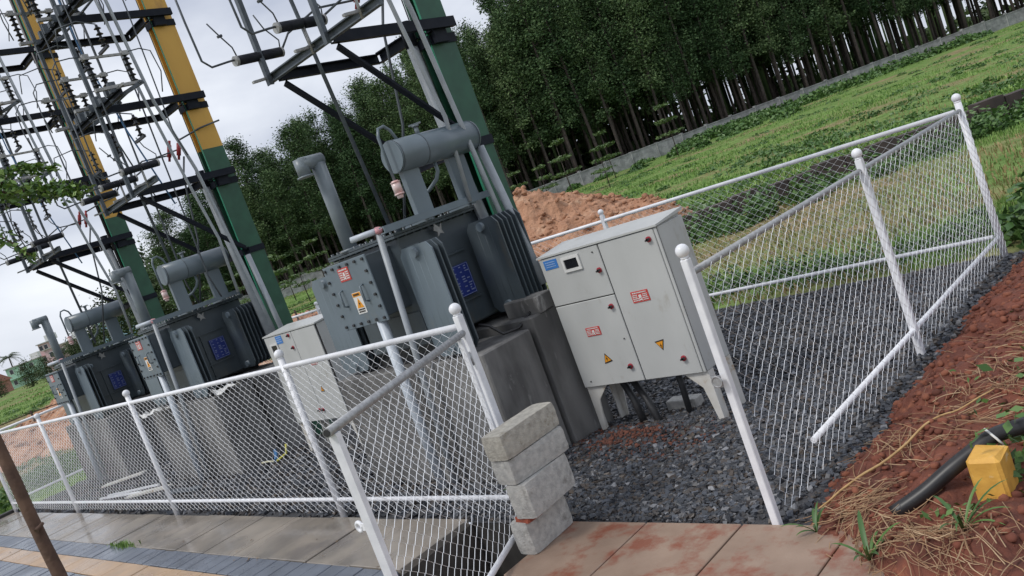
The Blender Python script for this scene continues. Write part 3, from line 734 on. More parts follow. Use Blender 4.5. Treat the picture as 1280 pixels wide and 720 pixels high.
ws = MB().box(-5.79, -5.67, yb-.0035, yb-.0005, 1.555, 1.735).build('warning_label', M['label_white'], cv)
MB().box(-5.785, -5.675, yb-.0055, yb-.0035, 1.700, 1.732).build('label_header', M['label_orange'], ws)
MB().poly([(-5.775, yb-.0035, 1.605), (-5.685, yb-.0035, 1.605), (-5.73, yb-.0035, 1.69)], .002, (0, -1, 0)).build('hazard_triangle', M['label_orange'], ws)
b = MB(); b.poly([(-5.727, yb-.0055, 1.668), (-5.742, yb-.0055, 1.638), (-5.73, yb-.0055, 1.642)], .001, (0, -1, 0))
b.poly([(-5.735, yb-.0055, 1.645), (-5.718, yb-.0055, 1.643), (-5.738, yb-.0055, 1.612)], .001, (0, -1, 0))
print_lines(b, -5.775, -5.685, 1.563, 1.60, yb-.0040, 2, 8, .4); print_lines(b, -5.77, -5.69, 1.705, 1.728, yb-.006, 1, 9, .3)
b.build('lettering', M['label_black'], ws, kind='stuff')

def radiator(par, xa, xb, y0, n, z0, z1, wall, sp=.055):
    """panels across x from xa to xb, stacked along y; headers run along y and bend to the tank wall"""
    b = None
    for k in range(n):
        yy = y0+k*sp
        p = MB(); zt = z1; w_ = xb-xa; pts = []
        prof = [(xa, z0+.06), (xa+.05, z0), (xb-.05, z0), (xb, z0+.06), (xb, zt-.06), (xb-.05, zt), (xa+.05, zt), (xa, zt-.06)]
        p.poly([(a, yy+.012, c) for a, c in prof][::-1], .013, (0, -1, 0))
        # pressed oil channels stand proud of both faces
        for j in range(5):
            cx = xa+.045+j*(w_-.09)/4
            p.tube([(cx, yy+.006, z0+.05), (cx, yy+.006, zt-.05)], .0078 if j not in (0, 4) else .007, 8)
        p.build('radiator_panel', M['trafo'] if k == 0 and y0 < 4.6 else M['trafo_shade'], par)  # front panel gets the lit tone, panels behind the painted shade tone
    xc = (xa+xb)/2; ye = y0+(n-1)*sp
    for z, nm in ((z1-.055, 'header_pipe'), (z0+.055, 'header_pipe')):
        h = MB(); sgn = 1 if wall > xc else -1
        h.tube([(xc, y0-.03, z), (xc, ye+.06, z)], .038, 12)
        h.tube([(xc, ye+.06, z), (xc+sgn*.03, ye+.09, z), (wall, ye+.09, z)], .038, 12)
        h.box(min(wall, wall-sgn*.03), max(wall, wall-sgn*.03), ye+.03, ye+.15, z-.06, z+.06)
        h.build(nm, M['trafo'], par)
radiator(tr, -5.29, -4.90, 4.20, 3, 1.03, 1.93, TX1)
radiator(tr, -5.26, -4.88, 4.93, 6, 1.14, 1.93, TX1)
radiator(tr, -6.72, -6.31, 4.26, 5, 1.03, 1.93, TX0)
radiator(tr, -6.72, -6.31, 4.93, 6, 1.14, 1.93, TX0)
# conservator on its stand
b = MB(); CX, CZ, CR = -5.10, 2.615, .128
b.tube([(CX, 4.325, CZ), (CX, 5.20, CZ)], CR, 32)
cons = b.build('conservator', M['trafo'], tr)
b = MB(); [b.tube([(CX, q__, CZ), (CX, q__+.008, CZ)], CR+.0025, 32) for q__ in (4.33, 4.60, 5.18)]; b.build('weld_seam', M['trafo_shade'], cons, kind='stuff')
b = MB(); b.tube([(CX, 4.318, CZ), (CX, 4.3255, CZ)], CR*.97, 32); b.build('end_plate', M['trafo_rust'] if False else M['trafo'], cons)
b = MB(); b.tube([(CX, 4.66, CZ+CR-.01), (CX, 4.66, CZ+CR+.055)], .018, 10); b.tube([(CX-.001, 4.66, CZ+CR+.055), (CX, 4.66, CZ+CR+.07)], .03, 10); b.beam((CX-.03, 4.62, CZ+CR+.075), (CX+.03, 4.70, CZ+CR+.075), .02, .014)
b.build('filler_cap', M['trafo_rust'], cons)
for y0_, y1_ in ((4.37, 4.54), (4.87, 5.06)):
    b = MB(); b.box(CX-.012, CX+.0, y0_, y1_, 2.14, CZ-.06); b.box(CX-.05, CX-.012, y0_, y0_+.01, 2.14, CZ-.08); b.box(CX-.05, CX-.012, y1_-.01, y1_, 2.14, CZ-.08)
    b.build('support', M['trafo'], tr)
b = MB(); b.channel((CX-.015, 3.99, 2.115), (CX-.015, 5.20, 2.115), .06, .055, flip=-1); b.box(TX1-.05, CX, 4.45, 4.50, 2.072, 2.088); b.box(TX1-.05, CX, 4.95, 5.0, 2.072, 2.088)
b.build('stand_beam', M['trafo'], tr)
b = MB(); b.tube([(CX+.02, 4.42, CZ+.11), (CX+.0, 4.40, CZ+.20), (CX, 4.35, CZ+.245), (CX, 4.29, CZ+.235), (CX, 4.262, CZ+.17), (CX, 4.262, 2.44)], .0125, 10)
b.build('breather_pipe', M['trafo'], tr)
b = MB(); c_ = (CX, 4.262)
b.tube([(*c_, 2.44), (*c_, 2.425)], .028, 12); b.tube([(*c_, 2.425), (*c_, 2.34)], .036, 14); b.tube([(*c_, 2.34), (*c_, 2.328)], .04, 12); b.tube([(*c_, 2.328), (*c_, 2.30)], [.028, .024], 12)
b.tube([(*c_, 2.432), (*c_, 2.424)], .04, 12)
b.build('breather', mat('breather_glass', (.62, .55, .54), (.70, .42, .40), rough=.25, scale=12), tr)
b = MB(); b.tube([(CX, 4.72, CZ-CR), (CX, 4.72, CZ-.20), (CX-.03, 4.70, CZ-.26), (CX-.12, 4.66, CZ-.32), (CX-.22, 4.62, CZ-.34), (CX-.26, 4.62, CZ-.42), (CX-.28, 4.62, 2.07)], .016, 10)
b.build('oil_pipe', M['trafo'], tr)
# explosion vent with bent outlet
b = MB(); VX, VY = -6.0, 4.30
b.tube([(VX, VY, 2.06), (VX, VY, 2.84)], .062, 20)
b.tube([(VX, VY+.05, 2.865), (VX, VY-.165, 2.865)], .058, 20)
b.tube([(VX, VY-.16, 2.91), (VX, VY-.16, 2.765)], .055, 20); b.tube([(VX, VY-.16, 2.765), (VX, VY-.16, 2.752)], .07, 20); b.tube([(VX, VY, 2.065), (VX, VY, 2.085)], .09, 20)
b.build('explosion_vent', M['trafo_rust'], tr)
# lifting lugs, HV bushing bits on the lid
b = MB()
for yy in (4.6, 4.95):
    for xx_ in (-5.95, -5.7): b.tube([(xx_, yy, 2.07), (xx_, yy, 2.13)], .03, 10)
b.build('lid_fitting', M['trafo_shade'], tr)
b = MB(); b.poly([(TX1+.05, 4.63, 1.98), (TX1+.05, 4.66, 2.03), (TX1+.05, 4.70, 1.99), (TX1+.05, 4.735, 2.02), (TX1+.05, 4.715, 1.965), (TX1+.05, 4.73, 1.93), (TX1+.05, 4.69, 1.945), (TX1+.05, 4.655, 1.92), (TX1+.05, 4.665, 1.96)], .01, (1, 0, 0))
b.build('earth_clip', M['alu'], tr)
# cable pipes down to the ground
b = MB(); b.tube([(-5.60, 4.04, BZa+.02), (-5.62, 4.03, .0)], .043, 14); b.build('cable_pipe', M['pvc'], tr)
b = MB(); b.tube([(-5.27, 4.07, 2.115), (-5.50, 4.07, .02)], .026, 12); pp = b.build('cable_pipe', M['conduit'], tr)
MB().tube([(-5.268, 4.07, 2.11), (-5.25, 4.07, 2.145)], .031, 12).build('elbow', M['pink'], pp)
MB().tube([(-5.27, 4.07, 2.13), (-5.33, 4.00, 2.13), (-5.43, 3.92, 2.13)], .024, 12).build('pipe_stub', M['pvc'], pp)
t2 = copy_tree(tr, D2); tag(t2, 'middle one of the three grey oil transformers, left of the smaller cabinet')
t3 = copy_tree(tr, (D3[0], D3[1], -.04)); tag(t3, 'farthest grey oil transformer at the left end of the row')

# cable on the near plinth
tag(MB().tube([(-5.05, 4.50, 1.16), (-5.0, 4.56, 1.12), (-4.90, 4.58, 1.03), (-4.86, 4.72, 1.02), (-4.82, 4.86, 1.10), (-4.80, 5.1, 1.10)], .012, 8).build('cable', M['hose'], org=(-4.9, 4.7, 1.0)), 'black cable lying across the near plinth below the radiator', 'cable')

# ================================================================== POLES
po = thing('power_pole', 'nearest pole, painted green in view, with black arms carrying switchgear above the transformer', 'power pole', (-5.30, 5.45, 0), 'green and yellow power poles')
PXc, PYc, PD, PW = -5.30, 5.43, .066, .150
def ibeam(b, z0, z1, sc=1.):
    t = .02; d = PD; w_ = PW
    for s in (-1, 1):
        a = PXc+s*d; b.box(min(a, a-s*t), max(a, a-s*t), PYc-w_, PYc+w_, z0, z1)
    b.box(PXc-d+t, PXc+d-t, PYc-.05, PYc-.03, z0, z1)
    return b
ibeam(MB(), -.2, 3.95).build('lower_shaft', M['green'], po)
b = ibeam(MB(), 3.95, 9.5); b.build('upper_shaft', M['yellow'], po)
b = MB()
for z in (5.6, 7.7): b.box(PXc+PD, PXc+PD+.0025, PYc-PW, PYc+PW, z, z+.012)
b.build('weld_seam', M['trafo_rust'], po)
MB().box(PXc+PD-.012, PXc+PD+.006, PYc-PW-.008, PYc-PW, 1.2, 9.5).build('earth_strip', M['green_strip'], po)
MB().tube([(PXc-PD-.012, PYc-PW, 1.1), (PXc-PD-.012, PYc-PW, 9.4)], .006, 6).build('side_cable', M['wire_dark'], po)

XR, XL, YF_ = -5.15, -5.95, 4.22
def clamp(b, z):
    b.box(PXc-PD-.012, PXc+PD+.012, PYc+PW, PYc+PW+.012, z-.04, z+.04)
    b.box(PXc-PD-.012, PXc+PD+.012, PYc-PW-.02, PYc-PW-.008, z-.04, z+.04)
    b.box(PXc+PD+.002, PXc+PD+.014, PYc-PW, PYc+PW, z-.04, z+.04)
    b.box(PXc-PD-.014, PXc-PD-.002, PYc-PW, PYc+PW, z-.04, z+.04)
def frame(z, brace=False):
    a = MB(); a.channel((XR, YF_, z), (XR, PYc+.12, z), .05, .085, flip=-1); a.build('arm', M['bracket'], po)
    a = MB(); a.channel((XL, YF_, z), (XL, 5.32, z), .05, .085, flip=1); a.build('arm', M['bracket'], po)
    a = MB(); a.channel((XL+.03, 5.29, z), (XR-.03, 5.29, z), .05, .10); a.build('cross_member', M['bracket'], po)
    a = MB(); clamp(a, z-.11); a.box(XR-.06, XR-.02, 5.30, 5.45, z-.15, z+.05); a.build('pole_clamp', M['bracket'], po)
    a = MB(); a.channel((XL-.12, YF_-.03, z+.005), (XR+.68, YF_-.03, z+.005), .045, .07); a.build('crossbar', M['galv'] if z < 3.9 else M['bracket'], po)
    if brace:
        for xx_ in (XL, XR):
            a = MB(); a.angle((xx_, YF_+.05, z-.06), (xx_+.0, 5.30, z-1.0), .06, .01); a.build('brace', M['bracket'], po)
        a = MB(); a.channel((XL-.03, 5.31, z-1.04), (XR-.0, 5.31, z-1.04), .05, .09); a.build('cross_member', M['bracket'], po)
        a = MB(); clamp(a, z-1.04); a.build('pole_clamp', M['bracket'], po)
frame(3.60, True); frame(4.62); frame(5.72); frame(6.75)

def sheds(b, p, z0, z1, r0, r1, n):
    x, y = p; b.tube([(x, y, z0), (x, y, z1)], r0, 8)
    for k in range(n):
        z = z0+(k+.5)*(z1-z0)/n; b.tube([(x, y, z-.012), (x, y, z+.010)], [r1, r0*1.1], 10)
# level A: horizontal fuse cylinders with horns
for i, xx_ in enumerate((-6.02, -5.35, -4.68)):
    zc = 3.80
    f = MB(); f.tube([(xx_, 3.95, zc-.012), (xx_, 4.16, zc)], .040, 12); f.tube([(xx_, 4.18, zc), (xx_, 4.37, zc+.01)], .042, 12)
    fu = f.build('fuse_insulator', M['insulator'], po)
    f = MB(); f.tube([(xx_, 3.925, zc-.013), (xx_, 3.95, zc-.012)], .042, 12); f.tube([(xx_, 4.37, zc+.01), (xx_, 4.39, zc+.01)], .042, 12); f.tube([(xx_, 4.17, zc), (xx_, 4.17, zc-.24)], .012, 6)
    f.beam((xx_-.01, 4.02, zc-.20), (xx_-.01, 4.28, zc-.17), .03, .02)
    f.build('fuse_fitting', M['alu'], fu, kind='stuff')
    f = MB()
    f.tube([(xx_, 3.94, zc), (xx_, 3.86, zc-.01), (xx_-.01, 3.72, zc-.03), (xx_-.02, 3.66, zc+.03), (xx_-.04, 3.66, zc+.35), (xx_-.05, 3.66, zc+.90)], .009, 6)
    f.tube([(xx_, 3.96, zc+.03), (xx_, 3.95, zc+.10), (xx_+.0, 3.88, zc+.20), (xx_, 3.81, zc+.31)], .006, 6); f.tube([(xx_, 3.86, zc+.195), (xx_, 3.90, zc+.205)], .012, 6)
    f.tube([(xx_, 4.38, zc+.03), (xx_, 4.40, zc+.11), (xx_, 4.30, zc+.22), (xx_, 4.25, zc+.34)], .006, 6)
    f.build('arcing_horn', M['wire_dark'], fu, kind='stuff')
# levels B-D: post insulators in pairs with a blade between
for z in (4.62, 5.72, 6.75):
    for i, xx_ in enumerate((-6.02, -5.30, -4.60)):
        g_ = MB(); g_.beam((xx_, 3.98, z+.09), (xx_, 4.52, z+.12), .05, .035); g_.beam((xx_-.16, YF_-.02, z+.06), (xx_+.16, YF_+.02, z+.08), .03, .03)
        sb = g_.build('switch_base', M['alu'], po)
        for yy in (4.02, 4.46):
            g_ = MB(); sheds(g_, (xx_, yy), z+.12, z+.44, .018, .046, 5); g_.build('post_insulator', M['porcelain'], po)
        g_ = MB(); g_.beam((xx_, 3.95, z+.46), (xx_, 4.52, z+.46), .03, .025); g_.box(xx_-.03, xx_+.03, 3.98, 4.05, z+.44, z+.50); g_.box(xx_-.03, xx_+.03, 4.43, 4.50, z+.44, z+.49)
        g_.build('switch_blade', M['alu'], po)
        g_ = MB(); s_ = .04*(i-1)
        g_.tube([(xx_, 3.97, z+.48), (xx_-.02, 3.86, z+.49), (xx_-.02, 3.70, z+.47), (xx_-.02, 3.63, z+.38), (xx_-.03, 3.63, z+.12), (xx_-.03, 3.66, z-.1)], .007, 6)
        g_.tube([(xx_, 4.50, z+.48), (xx_, 4.66, z+.50), (xx_, 4.78, z+.46), (xx_+.02, 4.80, z+.20), (xx_+.02, 4.72, z-.04)], .007, 6)
        g_.build('jumper', M['wire_dark'], po, kind='stuff')
    g_ = MB()
    for xx_ in (-6.08, -5.45, -4.75):
        g_.beam((xx_, YF_-.05, z-.02), (xx_+.22, YF_+.30, z+.10), .03, .04)
    g_.tube([(-6.1, YF_+.25, z+.10), (-4.5, YF_+.25, z+.10)], .014, 6)
    for k in range(9): xk = -6.0+k*.17+.03*(k % 2); g_.box(xk, xk+.06, YF_-.08, YF_+.0, z+.04, z+.10+.03*(k % 3))
    g_.build('operating_rod', M['galv'], po)
for xx_, yy in ((XL-.06, YF_-.06), (XR+.02, YF_-.06)):
    a = MB(); a.angle((xx_, yy, 3.55), (xx_, yy, 7.2), .042, .008); a.build('upright', M['galv'], po)
# conductors and conduits coming down
for pts, r_, mm in (([(-5.95, 4.62, 7.3), (-5.93, 4.60, 4.2), (-5.78, 4.60, 2.16)], .018, 'galv'),
                    ([(-5.05, 4.50, 7.3), (-5.02, 4.70, 4.6), (-5.0, 4.80, 3.6), (-5.0, 4.91, 2.8), (-5.08, 4.92, 2.1)], .018, 'conduit'),
                    ([(-5.02, 4.62, 7.3), (-5.02, 4.80, 4.6), (-5.0, 4.97, 3.7), (-5.0, 5.08, 2.4), (-4.96, 5.13, 1.35)], .021, 'conduit'),
                    ([(-5.40, 5.22, 3.50), (-5.36, 5.22, 2.6), (-5.22, 5.20, 1.15)], .050, 'conduit'),
                    ([(-5.05, 5.22, 2.5), (-4.86, 5.18, 1.25)], .035, 'conduit')):
    a = MB(); a.tube(pts, r_, 10); a.build('down_pipe', M[mm], po)
a = MB(); a.tube([(-5.40, 5.22, 3.50), (-5.40, 5.22, 3.72)], .055, 12); a.build('pipe_cap', M['bracket'], po)
for dx in (0, .25):
    a = MB(); a.tube([(-5.42-dx, 5.05, 3.98+dx*.2), (-5.36-dx, 5.08, 4.12+dx*.2)], .028, 8); a.tube([(-5.44-dx, 5.04, 3.93+dx*.2), (-5.33-dx, 5.09, 4.17+dx*.2)], .016, 8)
    a.build('red_boot', M['red_boot'], po)
a = MB()
a.tube([(-5.40, 5.06, 4.05), (-5.6, 4.85, 4.05), (-5.7, 4.6, 3.92), (-5.5, 4.42, 3.85)], .010, 6)
a.tube([(-5.34, 5.08, 4.15), (-5.2, 5.35, 4.22), (-5.16, 5.62, 4.26)], .012, 6)
a.tube([(-5.65, 5.06, 4.05), (-5.9, 4.8, 4.1), (-6.0, 4.5, 3.95), (-6.02, 4.39, 3.82)], .010, 6)
a.tube([(-5.4, 5.1, 3.95), (-5.42, 5.0, 3.7), (-5.5, 4.9, 2.9), (-5.7, 4.7, 2.12)], .012, 6)
a.build('jumper', M['wire_dark'], po, kind='stuff')
pb = copy_tree(po, (-4.87, .375, 0)); ORG[pb.name] = tuple(pb.location); tag(pb, 'middle power pole, yellow above green with a thin green strip down its corner')
pc = copy_tree(po, (-8.70, .47, 0)); ORG[pc.name] = tuple(pc.location); tag(pc, 'leftmost power pole, yellow above green, crowded with insulators on black arms')
def extra_rods(par, d, zc):
    def T(pts): return [(p[0]+d[0], p[1]+d[1], p[2]) for p in pts]
    for (x_, y_, zt, zb, r_) in ((-5.62, 4.12, 7.3, 3.88, .009), (-4.86, 4.14, 7.3, 3.86, .009), (-5.75, 4.68, 7.3, 2.12, .011), (-5.44, 4.84, 7.3, 2.12, .010), (-4.62, 4.70, 7.3, 3.8, .008), (-6.10, 4.86, 7.3, 3.6, .008))[:(6 if zc == 0 else 2)]:
        a = MB(); a.tube(T([(x_, y_, zt), (x_+.02, y_, (zt+zb)/2), (x_+.01, y_-.03, zb+.3), (x_+.03, y_+.02, zb)]), r_, 6); a.build('conductor', M['wire_dark'], par)
    MB().tube(T([(-5.55, 4.40, 7.3), (-5.50, 4.42, 5.4), (-5.44, 4.55, 4.4), (-5.4, 4.75, 3.4)]), .010, 6).build('blue_conductor', M['blue_cable'], par)
    for z in (4.1, 5.15, 6.2):
        for k_, xx_ in enumerate((-6.02+d[0], -5.30+d[0], -4.60+d[0])):
            yo = d[1]
            g_ = MB(); sheds(g_, (xx_+.08, 4.24+yo), z+.0, z+.26, .016, .042, 4); g_.beam((xx_-.1, 4.24+yo, z-.01), (xx_+.16, 4.24+yo, z-.01), .03, .03); g_.build('post_insulator', M['porcelain'], par)
            g_ = MB(); g_.tube([(xx_+.08, 4.24+yo, z+.27), (xx_+.05, 4.05+yo, z+.33), (xx_-.05, 3.85+yo, z+.30), (xx_-.06, 3.80+yo, z+.08)], .007, 6); g_.build('jumper', M['wire_dark'], par)
extra_rods(pb, (-4.87, .375), 0); extra_rods(pc, (-8.70, .47), 1)
# the far pole carries a dark riser up its recess
MB().tube([(PXc+.0, PYc-PW-.03, 2.2), (PXc, PYc-PW-.03, 8.5)], .03, 8).build('riser', M['hose'], pc, org=(PXc, PYc, 0))
# overhead conductors joining the pole frames
for k, (xa, z) in enumerate(((4.62, 5.10), (5.72, 6.20), (6.75, 7.25))):
    pass
def wire(pts, r, mname, label, cat='wire', grp=None):
    return tag(MB().tube(pts, r, 6).build('overhead_wire', M[mname], org=tuple(pts[0])), label, cat, grp)

# ================================================================== BLOCK STACK
specs = [(0.0, -.79995+.785, 3.12, 3.51, .205, 2, 'block'), (.228, .062, 3.13, 3.57, .215, 5, 'block'), (.445, .040, 3.13, 3.62, .155, -3, 'block'), (.602, .034, 3.12, 3.63, .155, 1, 'block_warm')]
lab = ['lowest cement block of the stack beside the open gate, resting on the reddish slab', 'second cement block from the bottom of the stack beside the gate',
       'third cement block up, just under the topmost one beside the gate', 'topmost cement block of the stack by the gate, with a weathered brownish top']
for i, (z0, dx, y0, y1, hh, rz, mm) in enumerate(specs):
    bm_ = MB(); cx, cy = -3.80+dx, (y0+y1)/2; hx, hy = (.072, .082, .086, .087)[i], (y1-y0)/2
    # subdivided rough block
    nx_, ny_, nz_ = 5, 10, 5
    vs = {}; fs = []
    def vid(ix, iy, iz):
        k = (ix, iy, iz)
        if k not in vs: vs[k] = len(vs)
        return vs[k]
    for a in range(nx_):
        for c in range(ny_):
            fs.append([vid(a, c, 0), vid(a, c+1, 0), vid(a+1, c+1, 0), vid(a+1, c, 0)]); fs.append([vid(a, c, nz_), vid(a+1, c, nz_), vid(a+1, c+1, nz_), vid(a, c+1, nz_)])
    for a in range(nx_):
        for c in range(nz_):
            fs.append([vid(a, 0, c), vid(a+1, 0, c), vid(a+1, 0, c+1), vid(a, 0, c+1)]); fs.append([vid(a, ny_, c), vid(a, ny_, c+1), vid(a+1, ny_, c+1), vid(a+1, ny_, c)])
    for a in range(ny_):
        for c in range(nz_):
            fs.append([vid(0, a, c), vid(0, a, c+1), vid(0, a+1, c+1), vid(0, a+1, c)]); fs.append([vid(nx_, a, c), vid(nx_, a+1, c), vid(nx_, a+1, c+1), vid(nx_, a, c+1)])
    out_ = []
    rb = random.Random(i+3); r_ = math.radians(rz)
    for (a, c, e) in vs:
        u, v, w_ = a/nx_*2-1, c/ny_*2-1, e/nz_*2-1
        ext = sum(abs(abs(q)-1) < 1e-6 for q in (u, v, w_))
        k = {1: 1., 2: 1., 3: 1.}[ext]
        sh = .004 if ext == 2 else (.008 if ext == 3 else 0)
        x = u*(hx-(sh if abs(abs(u)-1) < 1e-6 else 0)); y = v*(hy-(sh if abs(abs(v)-1) < 1e-6 else 0)); z = w_*(hh/2-(sh*.6 if abs(abs(w_)-1) < 1e-6 else 0))
        j = .0014; x += rb.uniform(-j, j); y += rb.uniform(-j, j); z += rb.uniform(-j, j)*.5
        out_.append((cx+x*math.cos(r_)-y*math.sin(r_), cy+x*math.sin(r_)+y*math.cos(r_), z0+hh/2+z))
    bm_.add(out_, fs, False)
    ob = bm_.build('cement_block', M[mm], org=(cx, cy, z0), label=lab[i], cat='concrete block', group='cement blocks stacked by the gate')

tag(MB().box(-3.83, -3.715, 3.135, 3.27, .196, .236, bev=.008, jit=.006).build('brick', mat('red_brick', (.36, .09, .05), (.24, .06, .035), rough=.9, scale=20, bump=.5), org=(-3.77, 3.3, .2)), 'thin red brick wedged between the two lowest blocks of the stack', 'brick')
def smooth_path(P, n=4):
    P = [Vector((*p, 0)) if len(p) == 2 else Vector(p) for p in P]; o_ = []
    for i in range(len(P)-1):
        a_, b_, c_, d_ = P[max(i-1, 0)], P[i], P[i+1], P[min(i+2, len(P)-1)]
        for k in range(n):
            t = k/n; o_.append(.5*((2*b_)+(c_-a_)*t+(2*a_-5*b_+4*c_-d_)*t*t+(3*b_-3*c_+d_-a_)*t**3))
    return o_+[P[-1]]
# ================================================================== SMALL THINGS ON THE RIGHT
hp = [(-1.77, 3.55, .05), (-1.64, 3.62, .115), (-1.53, 3.69, .185), (-1.44, 3.76, .235), (-1.36, 3.83, .275), (-1.26, 3.90, .285), (-1.1, 4.0, .28), (-.8, 4.1, .22), (-.5, 4.3, .12)]
b = MB(); b.tube(smooth_path(hp, 4), .035, 16); hs = b.build('hose', M['hose'], org=hp[0], label='thick black rubber hose resting across the yellow marker block', cat='hose')
b = MB(); q = Vector(hp[4]); b.tube([q+Vector((-.02, .0, .04)), q+Vector((.03, -.04, .01)), q+Vector((.05, -.03, -.03))], .006, 6); b.build('cable_tie', M['label_white'], hs)
b = MB(); b.box(-1.425, -1.285, 3.61, 3.77, -.1, .27, bev=.014, jit=.006); b.build('marker_block', M['yellow_block'], org=(-1.4, 3.7, 0), label='yellow painted concrete marker block under the black hose', cat='marker block')

def blades(n, region, hmin, hmax, wd, zf, seed, lean=.5, curl=.3):
    r = np.random.default_rng(seed); X, Y = region(n, r); n = len(X)
    H = r.uniform(hmin, hmax, n); a = r.uniform(0, 2*np.pi, n); Ln = r.uniform(.1, lean, n)*H; W = wd*r.uniform(.6, 1.3, n)
    Z = zf(X, Y)-.01; dx, dy = np.cos(a), np.sin(a)
    b0 = np.stack([X-dy*W/2, Y+dx*W/2, Z], 1); b1 = np.stack([X+dy*W/2, Y-dx*W/2, Z], 1)
    mX, mY, mZ = X+dx*Ln*.4, Y+dy*Ln*.4, Z+H*.65
    m0 = np.stack([mX-dy*W*.38, mY+dx*W*.38, mZ], 1); m1 = np.stack([mX+dy*W*.38, mY-dx*W*.38, mZ], 1)
    t = np.stack([X+dx*Ln, Y+dy*Ln, Z+H*(1-curl*r.random(n))], 1)
    V = np.stack([b0, b1, m1, m0, t, t+np.array([.0005, .0005, 0])], 1).reshape(-1, 3)
    i = np.arange(n)[:, None]*6
    F = np.concatenate([i+np.array([[0, 1, 2, 3]]), i+np.array([[3, 2, 5, 4]])], 0)
    return V, F
# straw over the soil bank
rs = np.random.default_rng(20)
b = MB()
def straw(cx, cy, ln, az, r0, arc=.02):
    pts = []; zo = .008+.022*rs.random(); zm = float(sz(np.array([cx]), np.array([cy]))[0]); zt = rs.normal(0, .006)
    for k in range(5):
        t = (k/4-.5)*ln; x = cx+math.cos(az)*t+math.sin(az)*arc*(1-(k/2-1)**2); y = cy+math.sin(az)*t-math.cos(az)*arc*(1-(k/2-1)**2)
        pts.append((x, y, float(sz(np.array([x]), np.array([y]))[0])*.5+zm*.5+zo+zt*(k-2)))
    b.tube(pts, r0, 4, cap=False, smooth=False)
cl = [(-1.95, 3.62, 110, .16), (-1.55, 3.30, 100, .22), (-1.35, 3.12, 90, .24), (-1.9, 4.2, 60, .25), (-1.65, 4.9, 110, .30), (-1.5, 5.6, 110, .35), (-1.3, 6.5, 120, .35), (-1.5, 4.4, 90, .3), (-1.75, 3.3, 90, .22), (-1.1, 4.8, 130, .35)]
for cx, cy, n, sd_ in cl:
    az0 = rs.uniform(0, 3.1)
    for k in range(n):
        straw(cx+rs.normal(0, sd_*.6), cy+rs.normal(0, sd_*.6), rs.uniform(.06, .26), az0+rs.normal(0, .55), rs.uniform(.0007, .0026), rs.uniform(-.014, .014))
b.build('straw', M['straw'], label='dry straw strewn over the red soil bank beside the marker block', cat='straw', kind='stuff')
stalk = [(-2.16, 3.60), (-2.08, 3.72), (-1.98, 3.90), (-1.88, 4.16), (-1.80, 4.38), (-1.68, 4.50), (-1.55, 4.62)]
st_ = smooth_path(stalk, 5); zz_ = [float(sz(np.array([p.x]), np.array([p.y]))[0]) for p in st_]; zz_ = [float(np.mean(zz_[max(0, i-3):i+4]))+.035 for i in range(len(zz_))]
tag(MB().tube([(p.x, p.y, z_) for p, z_ in zip(st_, zz_)], [float(np.interp(i/(len(st_)-1), [0, .3, .6, 1], [.004, .007, .0065, .003])) for i in range(len(st_))], 7).build('dry_stalk', mat('pale_stalk', (.55, .36, .16), (.42, .26, .11), rough=.6, scale=20), org=(-2.0, 3.8, 0)), 'long bent tan reed lying across the red soil from the gate post', 'dry stalk')
tag(MB().tube([(-1.82, 2.98, .03), (-1.6, 3.03, .04), (-1.4, 3.12, .05), (-1.25, 3.24, .06)], .004, 6).build('white_cord', M['label_white'], org=(-1.6, 3.03, 0)), 'thin white cord lying on the paving under the yellow block', 'cord')
tag(MB().tube([(-2.0, 2.80, .02), (-1.75, 2.84, .035), (-1.5, 2.93, .04), (-1.2, 3.05, .05)], [.006, .007, .007, .006], 6).build('green_stem', mat('green_stem', (.18, .20, .06), (.26, .22, .09)), org=(-1.9, 2.8, 0)), 'long green brown stem lying at the bottom right of the paving', 'plant stem')
def leafblade(b, base, tip, wd, sag=.0, n=6):
    base = Vector(base); tip = Vector(tip); d = tip-base; sd_ = Vector((-d.y, d.x, 0)).normalized()
    P = []
    for k in range(n+1):
        t = k/n; p = base+d*t+Vector((0, 0, sag*4*t*(1-t))); w_ = wd*math.sin(math.pi*min(1, .12+t*.88))**.7*.5
        P += [p-sd_*w_, p+Vector((0, 0, -w_*.5)), p+sd_*w_]
    b.add(P, [(3*k+a, 3*k+a+1, 3*k+a+4, 3*k+a+3) for k in range(n) for a in (0, 1)], True)
def grass_plant(x, y, n, L_, wd, label, seed, zz=None, name='grass_plant', cat='grass plant'):
    r = random.Random(seed); b = MB(); z = zz if zz is not None else float(sz(np.array([x]), np.array([y]))[0])
    for k in range(n):
        a = r.uniform(0, 6.28); l = L_*r.uniform(.6, 1.1); e = r.uniform(.15, .9)
        leafblade(b, (x, y, z), (x+math.cos(a)*l, y+math.sin(a)*l, z+l*e), wd*r.uniform(.7, 1.2), sag=l*.18)
    return b.build(name, M['weed'], org=(x, y, z), label=label, cat=cat)
grass_plant(-2.13, 3.46, 7, .16, .016, 'small green grass plant at the foot of the near gate post', 3)
grass_plant(-1.78, 3.22, 8, .22, .022, 'broad bladed grass plant at the paving edge under the hose end', 4)
grass_plant(-1.68, 2.86, 5, .20, .020, 'green grass blades lying over the bottom right slabs', 5)
grass_plant(-1.40, 3.34, 9, .22, .016, 'thin grass plant in front of the yellow marker block', 6)
grass_plant(-4.66, 3.95, 9, .13, .03, 'low leafy weed between the block stack and the plinth', 8, zz=-.01)
